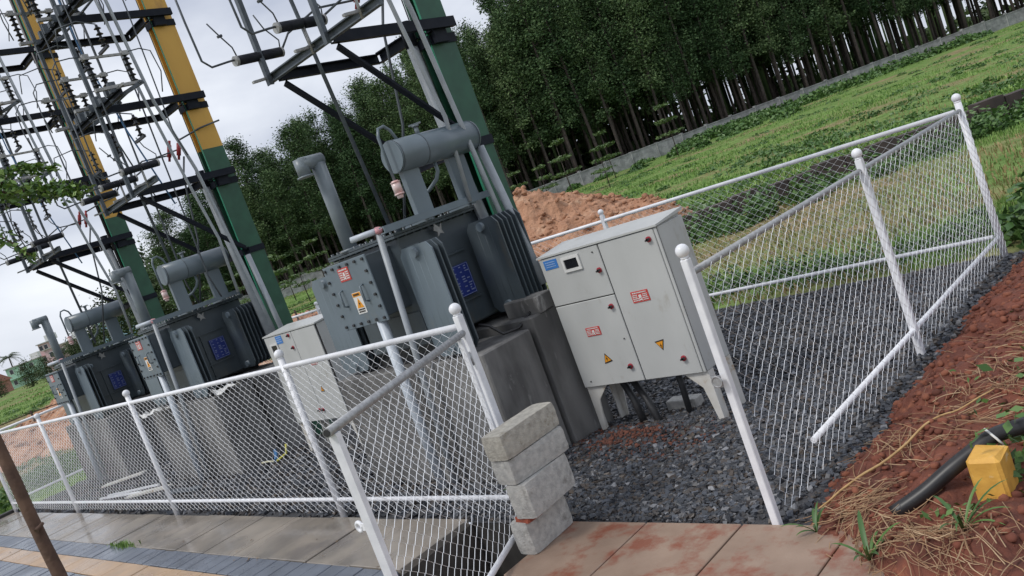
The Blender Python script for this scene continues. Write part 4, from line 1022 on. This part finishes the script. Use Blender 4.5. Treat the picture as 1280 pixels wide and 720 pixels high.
# creeper leaves around the marker block
def leafy(n, cx, cy, cz, sx, sy, sz_, size, mname, name, label, cat, seed, kind=None, stem=True):
    r = np.random.default_rng(seed); P = np.stack([r.normal(cx, sx, n), r.normal(cy, sy, n), cz+np.abs(r.normal(0, sz_, n))], 1)
    V, F = leaf_quads(P, size, r)
    return np_mesh(name, V, F, M[mname], label=label, cat=cat, kind=kind)
def leaf_quads(P, size, r, up=.5):
    n = len(P); a = r.normal(size=(n, 3)); a[:, 2] *= .6; a /= np.linalg.norm(a, axis=1)[:, None]
    u = r.normal(size=(n, 3)); u[:, 2] += up*0; u -= a*(u*a).sum(1)[:, None]; u /= np.linalg.norm(u, axis=1)[:, None]
    s = (size*r.uniform(.6, 1.35, n))[:, None] if np.isscalar(size) else (size*r.uniform(.7, 1.3, n))[:, None]
    V = np.stack([P-a*s, P+u*s*.5, P+a*s, P-u*s*.5], 1).reshape(-1, 3)
    return V, np.arange(4*n).reshape(-1, 4)
leafy(150, -1.27, 3.86, .05, .10, .10, .17, .032, 'weed', 'creeper', 'dark leafy creeper growing behind and right of the yellow marker block', 'creeper', 2)
leafy(60, -1.42, 3.48, .03, .07, .05, .06, .022, 'weed', 'creeper', 'small creeper sprigs in front of the yellow marker block', 'creeper', 3)
leafy(260, -1.25, 5.15, .10, .22, .4, .07, .028, 'weed', 'creeper', 'scattered green weed on the soil bank beyond the hose', 'weed', 4)

# ================================================================== SOIL PILES BEHIND THE FENCE
def pile(cx, cy, lx, ly, h, ang, seed, label, res=.12):
    ux = np.array([math.cos(ang), math.sin(ang)]); uy = np.array([-ux[1], ux[0]])
    a = np.arange(-lx*1.25, lx*1.25, res); c = np.arange(-ly*1.25, ly*1.25, res); A, C = np.meshgrid(a, c)
    X = cx+ux[0]*A+uy[0]*C; Y = cy+ux[1]*A+uy[1]*C
    rad = np.sqrt((A/lx)**2+(C/ly)**2)+(fbm(A*.35+3, C*.35, seed)-.45)*.5
    prof = np.clip(1-rad, 0, 1)**.55
    n = (fbm(A*.5, C*.5, seed+1, 3)-.45)*.55+(fbm(A*1.8, C*1.8, seed+5, 4)-.45)*.38+(fbm(A*5, C*5, seed+7, 3)-.4)*.22
    Z = terrain_z(X, Y)-.12+h*prof*(1+n*.7)+n*.75*np.minimum(prof*2, 1)*min(h, 1.)*.5
    V = np.stack([X.ravel()-cx, Y.ravel()-cy, Z.ravel()], 1); nx = len(a)
    F = np.concatenate([np.stack([j*nx+i, j*nx+i+1, (j+1)*nx+i+1, (j+1)*nx+i], 1) for j in range(len(c)-1) for i in [np.arange(nx-1)]])
    ob = np_mesh('soil_pile', V, F, M['pile'], smooth=False, label=label, cat='soil pile'); ob.location = (cx, cy, 0)
    rp_ = np.random.default_rng(seed); ok = np.nonzero((prof > .15).ravel())[0]; pk = rp_.choice(ok, min(1500, len(ok))); jx = rp_.uniform(-.06, .06, (2, len(pk)))
    Vs, Fs = stones(0, 0, 1, 0, 1, .04, .20, None, lift=.0, seed=seed, rnd=True, pos=(X.ravel()[pk]+jx[0], Y.ravel()[pk]+jx[1], Z.ravel()[pk]))
    oc = np_mesh('soil_lumps', Vs-np.array([cx, cy, 0]), Fs, M['pile'], smooth=True, kind='stuff'); oc.parent = ob; return ob
pile(*(ground_at(22.5, 1.15)), 4.2, 3.0, 2.1, .79, 41, 'big heap of orange dug soil behind the rear fence and the near cabinet')
pile(-27.5, 8.6, 7.5, 3.4, 1.15, .35, 47, 'long pinkish brown soil heap seen through the fence at the far left')
pile(-27.0, 15.0, 7.0, 2.6, .95, .75, 53, 'low orange soil heap seen between the middle transformer and the smaller cabinet')

# ================================================================== GRASS
def field_region(d0, d1, l0, l1, inside=None):
    def f(n, r):
        d = np.exp(r.uniform(np.log(d0), np.log(d1), n)); l = r.uniform(l0, l1, n)*d
        X = FWD[0]*d+RGT[0]*l; Y = FWD[1]*d+RGT[1]*l
        k = ~((X > -17) & (X < -2.2) & (Y < 8.5) & (Y > .0)) & ~((X > -2.4) & (Y < 9.0))
        k &= (((X+17.3)*.75+(Y-19.6)*.66)**2/27+(-(X+17.3)*.66+(Y-19.6)*.75)**2/12) > 1
        if inside is not None: k &= inside(X, Y)
        return X[k], Y[k]
    return f
def dry(X, Y):
    d = depth_of(X, Y); return fbm(X*.16+2, Y*.16+7, 61, 4)+.02*(d > 24)+.11*np.clip((17.5-d)/3, 0, 1)*np.clip((X+10)/2, 0, 1) > .50
g1 = blades(150000, field_region(8.0, 22, -.75, .80, lambda X, Y: ~dry(X, Y)), .03, .13, .014, tz, 1)
g2 = blades(110000, field_region(20, 95, -.75, .80, lambda X, Y: ~dry(X, Y)), .05, .20, .06, tz, 2)
np_mesh('grass', np.concatenate([g1[0], g2[0]]), np.concatenate([g1[1], g2[1]+len(g1[0])]), M['grass'], label='rough green grass covering the field behind the fence', cat='grass', kind='stuff')
g3 = blades(70000, field_region(8.2, 70, -.75, .80, dry), .03, .15, .022, tz, 3)
np_mesh('dry_grass', g3[0], g3[1], M['grass_dry'], label='yellow brown dry grass in patches of the field', cat='dry grass', kind='stuff')
# weeds helper
# tall weeds: along the rear fence, on the dark wall and below the far wall
def clumps(specs_, n_each, size, mname, name, label, seed, cat='weeds'):
    r = np.random.default_rng(seed); PP = []
    for (x, y, rx, h) in specs_:
        n = n_each; a = r.uniform(0, 6.28, n); q = np.sqrt(r.random(n))*rx
        X = x+np.cos(a)*q; Y = y+np.sin(a)*q; Z = tz(X, Y)+h*r.random(n)*np.sqrt(np.clip(1-(q/rx)**2, 0.05, 1))
        PP.append(np.stack([X, Y, Z], 1))
    V, F = leaf_quads(np.concatenate(PP), size, r)
    return np_mesh(name, V, F, M[mname], label=label, cat=cat, kind='stuff')
r_ = np.random.default_rng(77)
def wall_pt(l): return ground_at(84+.17*(l+32), l)
sp = []
for k in range(60): x = -16+k*.235; sp.append((x+r_.normal(0, .2), 8.9+r_.uniform(0, .5), r_.uniform(.2, .4), r_.uniform(.12, .38)))
clumps(sp, 220, .035, 'weed', 'weeds', 'strip of green weeds growing just behind the rear fence', 5)
sp = [(-2.3+r_.uniform(0, 2.4), 8.9+r_.uniform(0, 2.4), r_.uniform(.2, .5), r_.uniform(.2, .6)) for k in range(34)]
for k in range(70):
    q = ground_at(17.2+r_.uniform(-1.2, .4), -.2*17+r_.uniform(0, 17)); sp.append((q[0], q[1], r_.uniform(.25, .6), r_.uniform(.15, .65)))
clumps(sp, 200, .06, 'weed', 'weeds', 'tangled green weeds at the foot of the low dark wall', 6)
sp = []
for k in range(420):
    d_ = math.exp(r_.uniform(math.log(19), math.log(80))); l_ = r_.uniform(-.6, .75)*d_; q = ground_at(d_, l_)
    sp.append((q[0], q[1], r_.uniform(.3, 1.1), r_.uniform(.06, .30)))
clumps(sp, 90, .075, 'weed', 'weeds', 'scattered low weed clumps dotting the open field', 9)
sp = []
for k in range(90):
    l = r_.uniform(22, 58); q = wall_pt(l)-FWD*r_.uniform(3, 10); sp.append((q[0], q[1], r_.uniform(1.0, 2.2), r_.uniform(.3, 1.15)))
for k in range(40):
    l = r_.uniform(-10, 30); q = ground_at(80+r_.normal(0, 5), l); sp.append((q[0], q[1], r_.uniform(.6, 1.4), r_.uniform(.3, .8)))
clumps(sp, 260, .20, 'weed', 'undergrowth', 'bank of bushy green undergrowth below the far stone wall', 7)
sp = [(-17.5+r_.uniform(-.9, .3), 1.2+k*.22, .45, .5) for k in range(12)]+[(-19+r_.uniform(-1.5, 1.5), 5.0+r_.uniform(-.6, 1.5), .5, .35) for k in range(14)]
clumps(sp, 260, .045, 'weed', 'bushes', 'green bushes past the kerb at the far left end of the fence', 8)

# ================================================================== LOW DARK WALL IN THE FIELD
dw = thing('low_stone_wall', 'low dark stone wall with a soil capped top running across the field behind the fence', 'stone wall', (*ground_at(18.3, 8), 0))
for k in range(46):
    l = 3.2+k*.62; hgt = random.uniform(.30, .40)+.10*min(1, k/18); a = ground_at(18.3+.10*math.sin(k*.7), l+.01); c = ground_at(18.3+.10*math.sin(k*.7), l+.60)
    MB().beam((a[0], a[1], hgt/2-.1), (c[0], c[1], hgt/2-.1+random.uniform(-.01, .01)), .38+random.uniform(-.03, .03), hgt+.2).build('stone', M['dark_wall'], dw)

# ================================================================== FAR WALL, FOREST
fw = thing('boundary_wall', 'long grey stone boundary wall at the foot of the dark tree plantation', 'boundary wall', (*ground_at(98, 15), .5))
l = -34.
while l < 84:
    a = wall_pt(l); c = wall_pt(l+2.9); za, zc = terrain_z(*a), terrain_z(*c)
    hgt = 1.5+random.uniform(-.06, .06)
    pn = MB().beam((a[0], a[1], za+hgt/2-.2), (c[0], c[1], zc+hgt/2-.2), .25, hgt+.2).build('wall_panel', M['stone_wall'], fw)
    MB().beam((a[0], a[1], za+hgt-.04), (c[0], c[1], zc+hgt-.04), .34, .10).build('coping', M['stone_wall'], pn)
    e = wall_pt(l+2.95); ze = terrain_z(*e); MB().box(e[0]-.15, e[0]+.15, e[1]-.15, e[1]+.15, ze-.3, ze+1.62).build('pier', M['stone_wall'], fw)
    l += 3.0

def crown(r, z0, z1, rad, nclump, nleaf, size, top=.35, shape=1.0):
    P = []
    for k in range(nclump):
        t = r.random()**.85; z = z0+(z1-z0)*t
        rr_ = rad*(math.sin(math.pi*min(1, (t*.86+.14)))**.6)*(.55+.45*r.random()); a = r.uniform(0, 6.28); q = rr_*math.sqrt(r.random())
        c = np.array([q*math.cos(a), q*math.sin(a), z]); s = rad*r.uniform(.16, .34)
        P.append(c+r.normal(size=(nleaf, 3))*np.array([s, s, s*.8]))
    P = np.concatenate(P); V, F = leaf_quads(P, size, r); return V, F
def tree_proto(h, seed, crown_z, rad, label, group, nclump=62, nleaf=34, size=.27, tr_=.17, mleaf='leaf_far', name='plantation_tree', cat='tree', mtrunk='trunk_far', lean=.02):
    r = np.random.default_rng(seed)
    t = thing(name, label, cat, (0, 0, 0), group)
    b = MB(); lx, ly = r.normal(0, lean*h, 2)
    pts = [(lx*q**1.5+r.normal(0, .05), ly*q**1.5+r.normal(0, .05), -.6+(h*.96+.6)*q) for q in np.linspace(0, 1, 7)]
    b.tube(pts, [tr_*1.15, tr_, tr_*.9, tr_*.75, tr_*.55, tr_*.35, tr_*.12], 7)
    for k in range(7):
        q = r.uniform(.42, .9); z = h*q; a = r.uniform(0, 6.28); l = rad*r.uniform(.5, .9); x0, y0 = lx*q**1.5, ly*q**1.5
        b.tube([(x0, y0, z), (x0+math.cos(a)*l*.6, y0+math.sin(a)*l*.6, z+l*.35), (x0+math.cos(a)*l, y0+math.sin(a)*l, z+l*.8)], [tr_*.35, tr_*.2, tr_*.06], 5, cap=False)
    b.build('trunk', M[mtrunk], t)
    V, F = crown(r, crown_z, h, rad, nclump, nleaf, size)
    V = V+np.stack([lx*(V[:, 2]/h)**1.5, ly*(V[:, 2]/h)**1.5, 0*V[:, 2]], 1) if crown_z > 0 else V
    o_ = np_mesh('crown', V, F, M[mleaf]); o_.parent = t
    return t
LABT = 'tall slim plantation tree with dark trunk and dense green crown behind the stone wall'
GRP = 'tall trees of the plantation behind the stone wall'
protos = [tree_proto(h, 100+i, cz, rd, LABT, GRP, ncl, 96, sz_) for i, (h, cz, rd, ncl, sz_) in enumerate(
    ((22.5, 6.5, 2.2, 84, .135), (20.5, 6.0, 2.0, 76, .13), (24.5, 8.0, 2.4, 88, .14), (21.5, 7.0, 2.1, 80, .135), (23.5, 6.0, 1.9, 78, .13)))]
rt = random.Random(5); first = [True]*5; cnt = 0
for row in range(6):
    l = -33+rt.uniform(0, 1.5)
    while l < 88:
        step = 2.55 if l < 45 else 2.9
        l2 = l+rt.uniform(-.5, .5)
        b0 = wall_pt(l2); q = b0+FWD*(2.2+row*3.0+rt.uniform(-.7, .7))
        if l < -24 and rt.random() < .35 and row > 0: l += step; continue
        i = rt.randrange(5); pr = protos[i]
        o_ = pr if first[i] else copy_tree(pr); first[i] = False
        o_.location = (q[0], q[1], float(terrain_z(q[0], q[1]))); o_.rotation_euler = (0, 0, rt.uniform(0, 6.28))
        lr_ = l2/88.; hs_ = float(np.interp(lr_, [-.36, -.30, -.13, .02, .12], [.48, .56, .74, .88, 1.0]))
        s_ = rt.uniform(.86, 1.12)*hs_; o_.scale = (max(s_, .8)*rt.uniform(.95, 1.15), max(s_, .8)*rt.uniform(.95, 1.15), s_); cnt += 1
        l += step
print('plantation trees', cnt)
rw = np.random.default_rng(55); n = 30000
lt = rw.uniform(-36, 62, n); dp = rw.uniform(22, 40, n); hz = np.interp(lt/88, [-.36, -.30, -.13, .02, .12], [9.5, 11, 15, 18, 21])*rw.random(n)
keep = (lt < 30) | (rw.random(n) < .10) | (hz > 9); lt, dp, hz = lt[keep], dp[keep], hz[keep]
Q = np.array([wall_pt(a) for a in lt])+FWD[None]*dp[:, None]
Vw, Fw = leaf_quads(np.stack([Q[:, 0], Q[:, 1], .5+hz], 1), .75, rw)
VT = []; FT = []
for k in range(420):
    a = rw.uniform(-36, 80); q = wall_pt(a)+FWD*rw.uniform(21, 40); o2 = len(VT)*1; h_ = np.interp(a/88, [-.36, -.30, -.13, .02, .12], [9, 10, 14, 17, 20]); rr_ = .2
    for dx, dy in ((rr_, 0), (-rr_/2, rr_*.87), (-rr_/2, -rr_*.87)):
        VT.append((q[0]+dx, q[1]+dy, -.3)); VT.append((q[0]+dx*.6, q[1]+dy*.6, h_))
    FT += [(o2, o2+2, o2+3, o2+1), (o2+2, o2+4, o2+5, o2+3), (o2+4, o2, o2+1, o2+5)]
np_mesh('distant_wood', np.concatenate([Vw, np.array(VT)]), np.concatenate([Fw, np.array(FT)+len(Vw)]), M['leaf_far'], label='dark depth of the wood behind the front rows of plantation trees', cat='wood', kind='stuff')
sp = []
for k in range(130):
    q = ground_at(185+rw.uniform(-12, 25), -40+k*1.9); sp.append((q[0], q[1], rw.uniform(2, 4), rw.uniform(2.5, 7.5)))
FAR_HEDGE = sp
# rounder trees farther left
rp = tree_proto(9.5, 200, 1.2, 3.6, 'rounded olive green tree beyond the field, left of the plantation', 'rounded trees left of the plantation', 70, 40, .24, .22, 'leaf_mid', 'broadleaf_tree')
spots = [(118, -.335, 1.15), (125, -.362, 1.2), (112, -.39, 1.15), (128, -.415, 1.05), (120, -.445, .85), (135, -.475, .7), (150, -.355, 1.3), (118, -.31, 1.0), (140, -.40, 1.25), (150, -.52, .45), (120, -.56, .40), (132, -.60, .38), (112, -.54, .35), (150, -.50, .55), (118, -.50, .42), (105, -.63, .3)]
for i, (d, lr, s_) in enumerate(spots):
    o_ = rp if i == 0 else copy_tree(rp); q = ground_at(d, d*lr); o_.location = (q[0], q[1], float(terrain_z(*q))-.3); o_.rotation_euler = (0, 0, i*1.7); o_.scale = (s_*1.05, s_*1.05, s_)

clumps(FAR_HEDGE, 120, .9, 'leaf_mid', 'far_hedge', 'far line of green bushes glimpsed between the plantation trunks', 31, cat='hedge')
# layered saplings in front of the far wall
def sapling_proto(h, seed, label):
    r = np.random.default_rng(seed); t = thing('sapling', label, 'sapling', (0, 0, 0), 'young layered trees in front of the far wall')
    b = MB(); b.tube([(0, 0, -.2), (.03, .02, h*.5), (.0, .0, h)], [.04, .03, .012], 6)
    PP = []
    for z, rr_ in ((h*.45, .95), (h*.70, .75), (h*.97, .5)):
        for k in range(5):
            a = r.uniform(0, 6.28); b.tube([(0, 0, z-.15), (math.cos(a)*rr_*.8, math.sin(a)*rr_*.8, z+.05)], [.016, .006], 4, cap=False)
            n = 40; q = rr_*np.sqrt(r.random(n)); an = a+r.normal(0, .45, n)
            PP.append(np.stack([np.cos(an)*q, np.sin(an)*q, z+r.normal(0, .06, n)+.1], 1))
    b.build('trunk', M['trunk_far'], t)
    V, F = leaf_quads(np.concatenate(PP), .11, r); o_ = np_mesh('crown', V, F, M['leaf_sap']); o_.parent = t; return t
SL = 'young tree with pale green leaves in flat layers before the far wall'
sa = sapling_proto(4.2, 1, SL); sb_ = sapling_proto(3.4, 2, SL)
f1 = True
for i, (d, t_) in enumerate(((62, .048), (66, .077), (63, .105), (60, .148), (74, .158), (58, -.225), (62, -.20), (52, -.255), (68, -.24), (56, -.285), (60, -.33), (64, -.31), (70, .235))):
    src = (sa, sb_)[i % 2]; o_ = src if i < 2 else copy_tree(src); q = ground_at(d, d*t_); o_.location = (q[0], q[1], float(terrain_z(*q))); o_.rotation_euler = (0, 0, i*2.1); s_ = .8+.25*((i*7) % 5)/4; o_.scale = (s_*1.2, s_*1.2, s_)

# thin dark wire fence in the field
wf = thing('field_fence', 'thin dark post and wire fence crossing the grass beyond the rear fence', 'field fence', (*ground_at(26, -10), 0))
prev = None
for k in range(9):
    l = -17.2+k*1.55; q = ground_at(24+.25*k, l); z = float(tz(np.array([q[0]]), np.array([q[1]]))[0])
    MB().tube([(q[0], q[1], z-.2), (q[0]+.02, q[1], z+1.15)], .028, 6).build('post', M['wood_post'], wf)
    if prev is not None:
        for hh in (1.08, .5): MB().tube([(prev[0], prev[1], prev[2]+hh), (q[0], q[1], z+hh)], .014, 5).build('wire', M['wood_post'], wf)
    prev = (q[0], q[1], z)

# ================================================================== HOUSES AND PALMS FAR LEFT
def house(d, lr, wd, dp, h, col, label, floors=2, roof='flat', seed=0, rot=0., rcol=None):
    q = ground_at(d, d*lr); z0 = float(terrain_z(*q))-.5; r = random.Random(seed)
    t = thing('house', label, 'house', (q[0], q[1], z0)); t.rotation_euler = (0, 0, YAW+rot)
    wm = mat('house_paint', col, tuple(c*.85 for c in col), rough=.9, scale=.8)
    org = (0, 0, 0); sv = ORG[t.name]; ORG[t.name] = (0, 0, 0)
    wl = MB(); wl.box(-wd/2, wd/2, 0, dp, 0, h); wl.build('wall', wm, t)
    for f_ in range(floors):
        zf = .5+h*f_/floors
        n = max(2, int(wd/2.6))
        for i in range(n):
            x = -wd/2+(i+.5)*wd/n; ww = MB(); ww.box(x-.55, x+.55, -.04, .02, zf+.8, zf+2.1); w_ = ww.build('window', M['label_white'], t)
            MB().box(x-.47, x+.47, -.06, -.045, zf+.88, zf+2.02).build('pane', M['glass_dark'], w_)
        MB().box(-wd/2-.25, wd/2+.25, -.7, .0, zf-.62+h/floors*.0+(.0 if f_ else -.2), zf-.45).build('ledge', wm, t)
    if roof == 'flat': MB().box(-wd/2-.3, wd/2+.3, -.3, dp+.3, h, h+.25).build('roof', mat('roof_slab', rcol or (.4, .4, .38)), t)
    else:
        b = MB(); b.add([(-wd/2-.4, -.5, h), (wd/2+.4, -.5, h), (wd/2+.4, dp+.5, h), (-wd/2-.4, dp+.5, h), (-wd/2-.2, dp/2, h+1.8), (wd/2+.2, dp/2, h+1.8)], [(0, 1, 5, 4), (2, 3, 4, 5), (1, 2, 5), (3, 0, 4), (3, 2, 1, 0)]); b.build('roof', mat('roof_tile', rcol or (.35, .14, .10)), t)
    if floors > 1: MB().box(wd/4, wd/4+2.2, dp*.3, dp*.3+2.2, h+.25, h+1.8).build('roof_tank', M['label_white'], t)
    return t
house(230, -.565, 8.5, 7, 6.0, (.36, .56, .44), 'pale green two storey house beside the palms at the far left', 2, seed=1)
house(235, -.595, 7, 7, 4.2, (.40, .58, .48), 'low pale green house left of the two storey one, below the palms', 1, seed=2)
house(225, -.532, 2.6, 3, 9.0, (.62, .42, .42), 'narrow pink tower beside the pale green house', 3, seed=3)
house(210, -.512, 9.0, 7, 6.8, (.62, .44, .46), 'pink two storey house right of the pink tower', 2, seed=4)
house(220, -.475, 9.5, 8, 7.2, (.42, .50, .46), 'greyish green two storey house behind the far conservator tank', 2, seed=5)
house(205, -.438, 10.5, 8, 9.2, (.42, .62, .72), 'light blue three storey house seen between two transformers', 3, seed=6)
house(190, -.622, 8, 6, 3.2, (.45, .22, .17), 'small brick red shed at the left edge', 1, 'gable', seed=7)
def palm(d, lr, h, seed, label):
    r = np.random.default_rng(seed); q = ground_at(d, d*lr); t = thing('palm_tree', label, 'palm tree', (q[0], q[1], float(terrain_z(*q))))
    ORG[t.name] = (0, 0, 0)
    b = MB(); b.tube([(0, 0, -.3), (.3, .1, h*.5), (.4, .2, h)], [.28, .2, .16], 8); b.build('trunk', M['trunk_far'], t)
    b = MB()
    for k in range(17):
        a = k*2.399; e = r.uniform(-.35, 1.0); l = r.uniform(3.0, 3.9); pts = []
        for j in range(7):
            s_ = j/6; pts.append(Vector((.4+math.cos(a)*l*s_, .2+math.sin(a)*l*s_, h+l*(e*s_-.85*s_*s_))))
        b.tube(pts, [.05, .045, .04, .035, .03, .02, .01], 4, cap=False)
        sd_ = Vector((-math.sin(a), math.cos(a), 0))
        for j in range(1, 13):
            s_ = j/12; p = Vector((.4+math.cos(a)*l*s_, .2+math.sin(a)*l*s_, h+l*(e*s_-.85*s_*s_))); L_ = .95*math.sin(math.pi*(.15+.8*s_))
            for sg in (-1, 1):
                tip = p+sd_*sg*L_*.8+Vector((math.cos(a)*.3, math.sin(a)*.3, -L_*.45)); o2 = Vector((math.cos(a)*.12, math.sin(a)*.12, 0))
                b.add([p-o2, p+o2, tip], [(0, 1, 2)])
    b.build('crown', M['leaf_mid'], t); return t
palm(215, -.600, 10.0, 1, 'coconut palm standing highest among the palms at the far left')
palm(200, -.640, 7.5, 2, 'coconut palm at the very left edge above the red shed')
palm(210, -.622, 7.0, 3, 'short bushy palm between the two taller palms')
palm(240, -.575, 8.6, 4, 'small palm peeking over the pale green house')
palm(170, -.475, 4.6, 5, 'low broad palm in front of the greyish green house')
palm(165, -.497, 4.0, 6, 'low palm below the pink house')

# ================================================================== CLOSE YOUNG TREE AT THE LEFT
def ray(px, py):
    d = Vector(_f)+Vector(_r)*((px-640)/1072.4)-Vector(_u)*((py-360)/1072.4); return np.array(d)
ft = thing('young_tree', 'slim brown trunk leaning at the left edge, with a small leafy branch above', 'tree', (-4.40, 1.0, -.045))
b = MB()
tp = [(-4.37, .985, -.2), (-4.44, 1.005, .6), (-4.52, 1.026, 1.09), (-4.60, 1.03, 1.73), (-4.72, 1.06, 2.3), (-4.86, 1.10, 2.9), (-4.95, 1.12, 3.5)]
rr2 = np.random.default_rng(3)
pts = []
for k in range(len(tp)-1):
    for t_ in (0, .25, .5, .75): p = np.array(tp[k])*(1-t_)+np.array(tp[k+1])*t_; pts.append(tuple(p+rr2.normal(0, .004, 3)))
b.tube(pts, [float(.031*(1-.012*i)+rr2.normal(0, .0012)) for i in range(len(pts))], 14); b.build('trunk', M['bark'], ft)
b = MB(); b.tube([(-4.50, 1.01, 1.33), (-4.515, 1.05, 1.35)], [.014, .008], 8); b.build('knot', M['bark'], ft)
BR = [(-4.86, 1.10, 2.86), (-4.62, 1.24, 2.89), (-4.42, 1.38, 2.87), (-4.25, 1.53, 2.80), (-4.11, 1.66, 2.72)]
b = MB(); b.tube(BR, [.014, .010, .008, .006, .003], 7)
b2p = [BR[1], (-4.52, 1.30, 2.76), (-4.42, 1.38, 2.62), (-4.36, 1.42, 2.52)]; b.tube(b2p, [.007, .005, .004, .002], 6)
b3p = [(-4.9, 1.12, 3.1), (-4.66, 1.22, 3.08), (-4.55, 1.28, 3.0)]; b.tube(b3p, [.008, .005, .003], 6)
b4p = [BR[2], (-4.34, 1.50, 2.94), (-4.22, 1.62, 2.88)]; b.tube(b4p, [.005, .004, .002], 6)
b.build('branch', M['bark'], ft)
PL = []
def along(path, n, sd_, bias=0., tmin=0.):
    path = np.array(path); t = tmin+(1-tmin)*rr2.random(n); s = t*(len(path)-1); i = np.minimum(s.astype(int), len(path)-2); f = (s-i)[:, None]
    p = path[i]*(1-f)+path[i+1]*f; w_ = (1.05-t*.75)[:, None]
    PL.append(p+rr2.normal(size=(n, 3))*np.array([sd_, sd_, sd_*.62])*w_+np.array([0, 0, bias]))
along(BR, 1500, .075, .0, .05); along(b2p, 200, .045, -.01, .1); along(b3p, 260, .06, 0, .3); along(b4p, 260, .035, 0, .2)
V, F = leaf_quads(np.concatenate(PL), .0165, rr2); lf_ = np_mesh('foliage', V-np.array([-4.40, 1.0, -.045]), F, M['leaf_near']); lf_.parent = ft

# ================================================================== ODDS AND ENDS IN THE YARD
b = MB()
tag(MB().tube([(-9.95, 4.95, .10), (-9.85, 4.90, .07), (-9.72, 4.80, .03)], .022, 8).build('cable_end', M['blue_cable'], org=(-9.8, 4.9, 0)), 'blue cable end sticking out of the gravel behind the fence', 'cable')
tag(MB().tube([(-9.62, 4.95, .17), (-9.64, 4.92, .06), (-9.70, 4.80, .02)], .014, 8).build('cable_end', M['yellow_cable'], org=(-9.65, 4.9, 0)), 'yellow cable end rising beside the blue one', 'cable')
tag(MB().tube([(-9.98, 4.75, .03), (-9.86, 4.78, .03), (-9.74, 4.79, .02)], .012, 8).build('cable_end', mat('cream_cable', (.6, .58, .42)), org=(-9.85, 4.77, 0)), 'short cream cable end lying flat left of the blue one', 'cable')
debris = [(-11.9, 4.05, .9, .12, .25, 'pale plank lying in the gravel in front of the middle plinth', 'cab_leg'), (-12.6, 4.1, 1.3, .03, .2, 'thin steel rod lying across the gravel left of the middle plinth', 'fence'), (-12.7, 3.95, 1.2, .03, .12, 'second thin rod lying nearer the front fence', 'fence'),
          (-14.0, 4.5, .8, .14, .5, 'light board lying on the gravel by the last plinth', 'cab_leg'), (-10.8, 4.05, .9, .10, .05, 'grey batten lying by the front fence left of the gate', 'galv')]
for x, y, l_, w_, a, lb, mm in debris:
    c, s = math.cos(a)*l_/2, math.sin(a)*l_/2
    tag(MB().beam((x-c, y-s, .03), (x+c, y+s, .05), w_, .025).build('board' if w_ > .05 else 'rod', M[mm], org=(x, y, .03)), lb, 'board' if w_ > .05 else 'rod')
# white cloth scrap at the first plinth's left, cement bag piece
def scrap(x, y, z, s, lb, seed):
    r = np.random.default_rng(seed); n = 8; V = []; 
    for i in range(n):
        for j in range(n): V.append((x+(i/(n-1)-.5)*s*1.3+r.normal(0, s*.03), y+(j/(n-1)-.5)*s+r.normal(0, s*.03), z+abs(r.normal(0, s*.12))))
    b = MB(); b.add(V, [(i*n+j, (i+1)*n+j, (i+1)*n+j+1, i*n+j+1) for i in range(n-1) for j in range(n-1)])
    return b.build('plastic_scrap', M['label_white'], org=(x, y, z), label=lb, cat='scrap')
scrap(-10.22, 4.75, 1.01, .32, 'crumpled white plastic scrap on the middle plinth behind the fence', 1)
scrap(-11.55, 4.38, .98, .30, 'torn white sheet hanging under the middle transformer', 2)
MB().box(-4.18, -3.90, 5.30, 5.42, -.02, .06, bev=.006).build('cement_block', M['block'], org=(-4.0, 5.35, 0), label='flat cement block lying in the gravel under the near cabinet', cat='concrete block')
rl = np.random.default_rng(9)
# fallen leaves and grit on the paving
V, F = leaf_quads(np.stack([rl.uniform(-13, -4.9, 60), rl.uniform(1.9, 3.5, 60), np.full(60, .008)], 1), .018, rl)
V[:, 2] = .006+np.abs(V[:, 2]-.008)*.2
np_mesh('fallen_leaves', V, F, island_mat('fallen_leaf', [(.06, .035, .02), (.16, .09, .04), (.30, .20, .10)]), label='small brown leaves and crumbs scattered on the wet paving', cat='fallen leaves', kind='stuff')
gv, gf = blades(260, lambda n, r: (r.normal(-9.75, .16, n), r.normal(2.86, .03, n)), .02, .07, .008, lambda x, y: 0*x, 12)
np_mesh('grass_tuft', gv, gf, M['grass'], label='small grass tuft growing in a joint of the paving near the brown trunk', cat='grass tuft', kind='stuff')
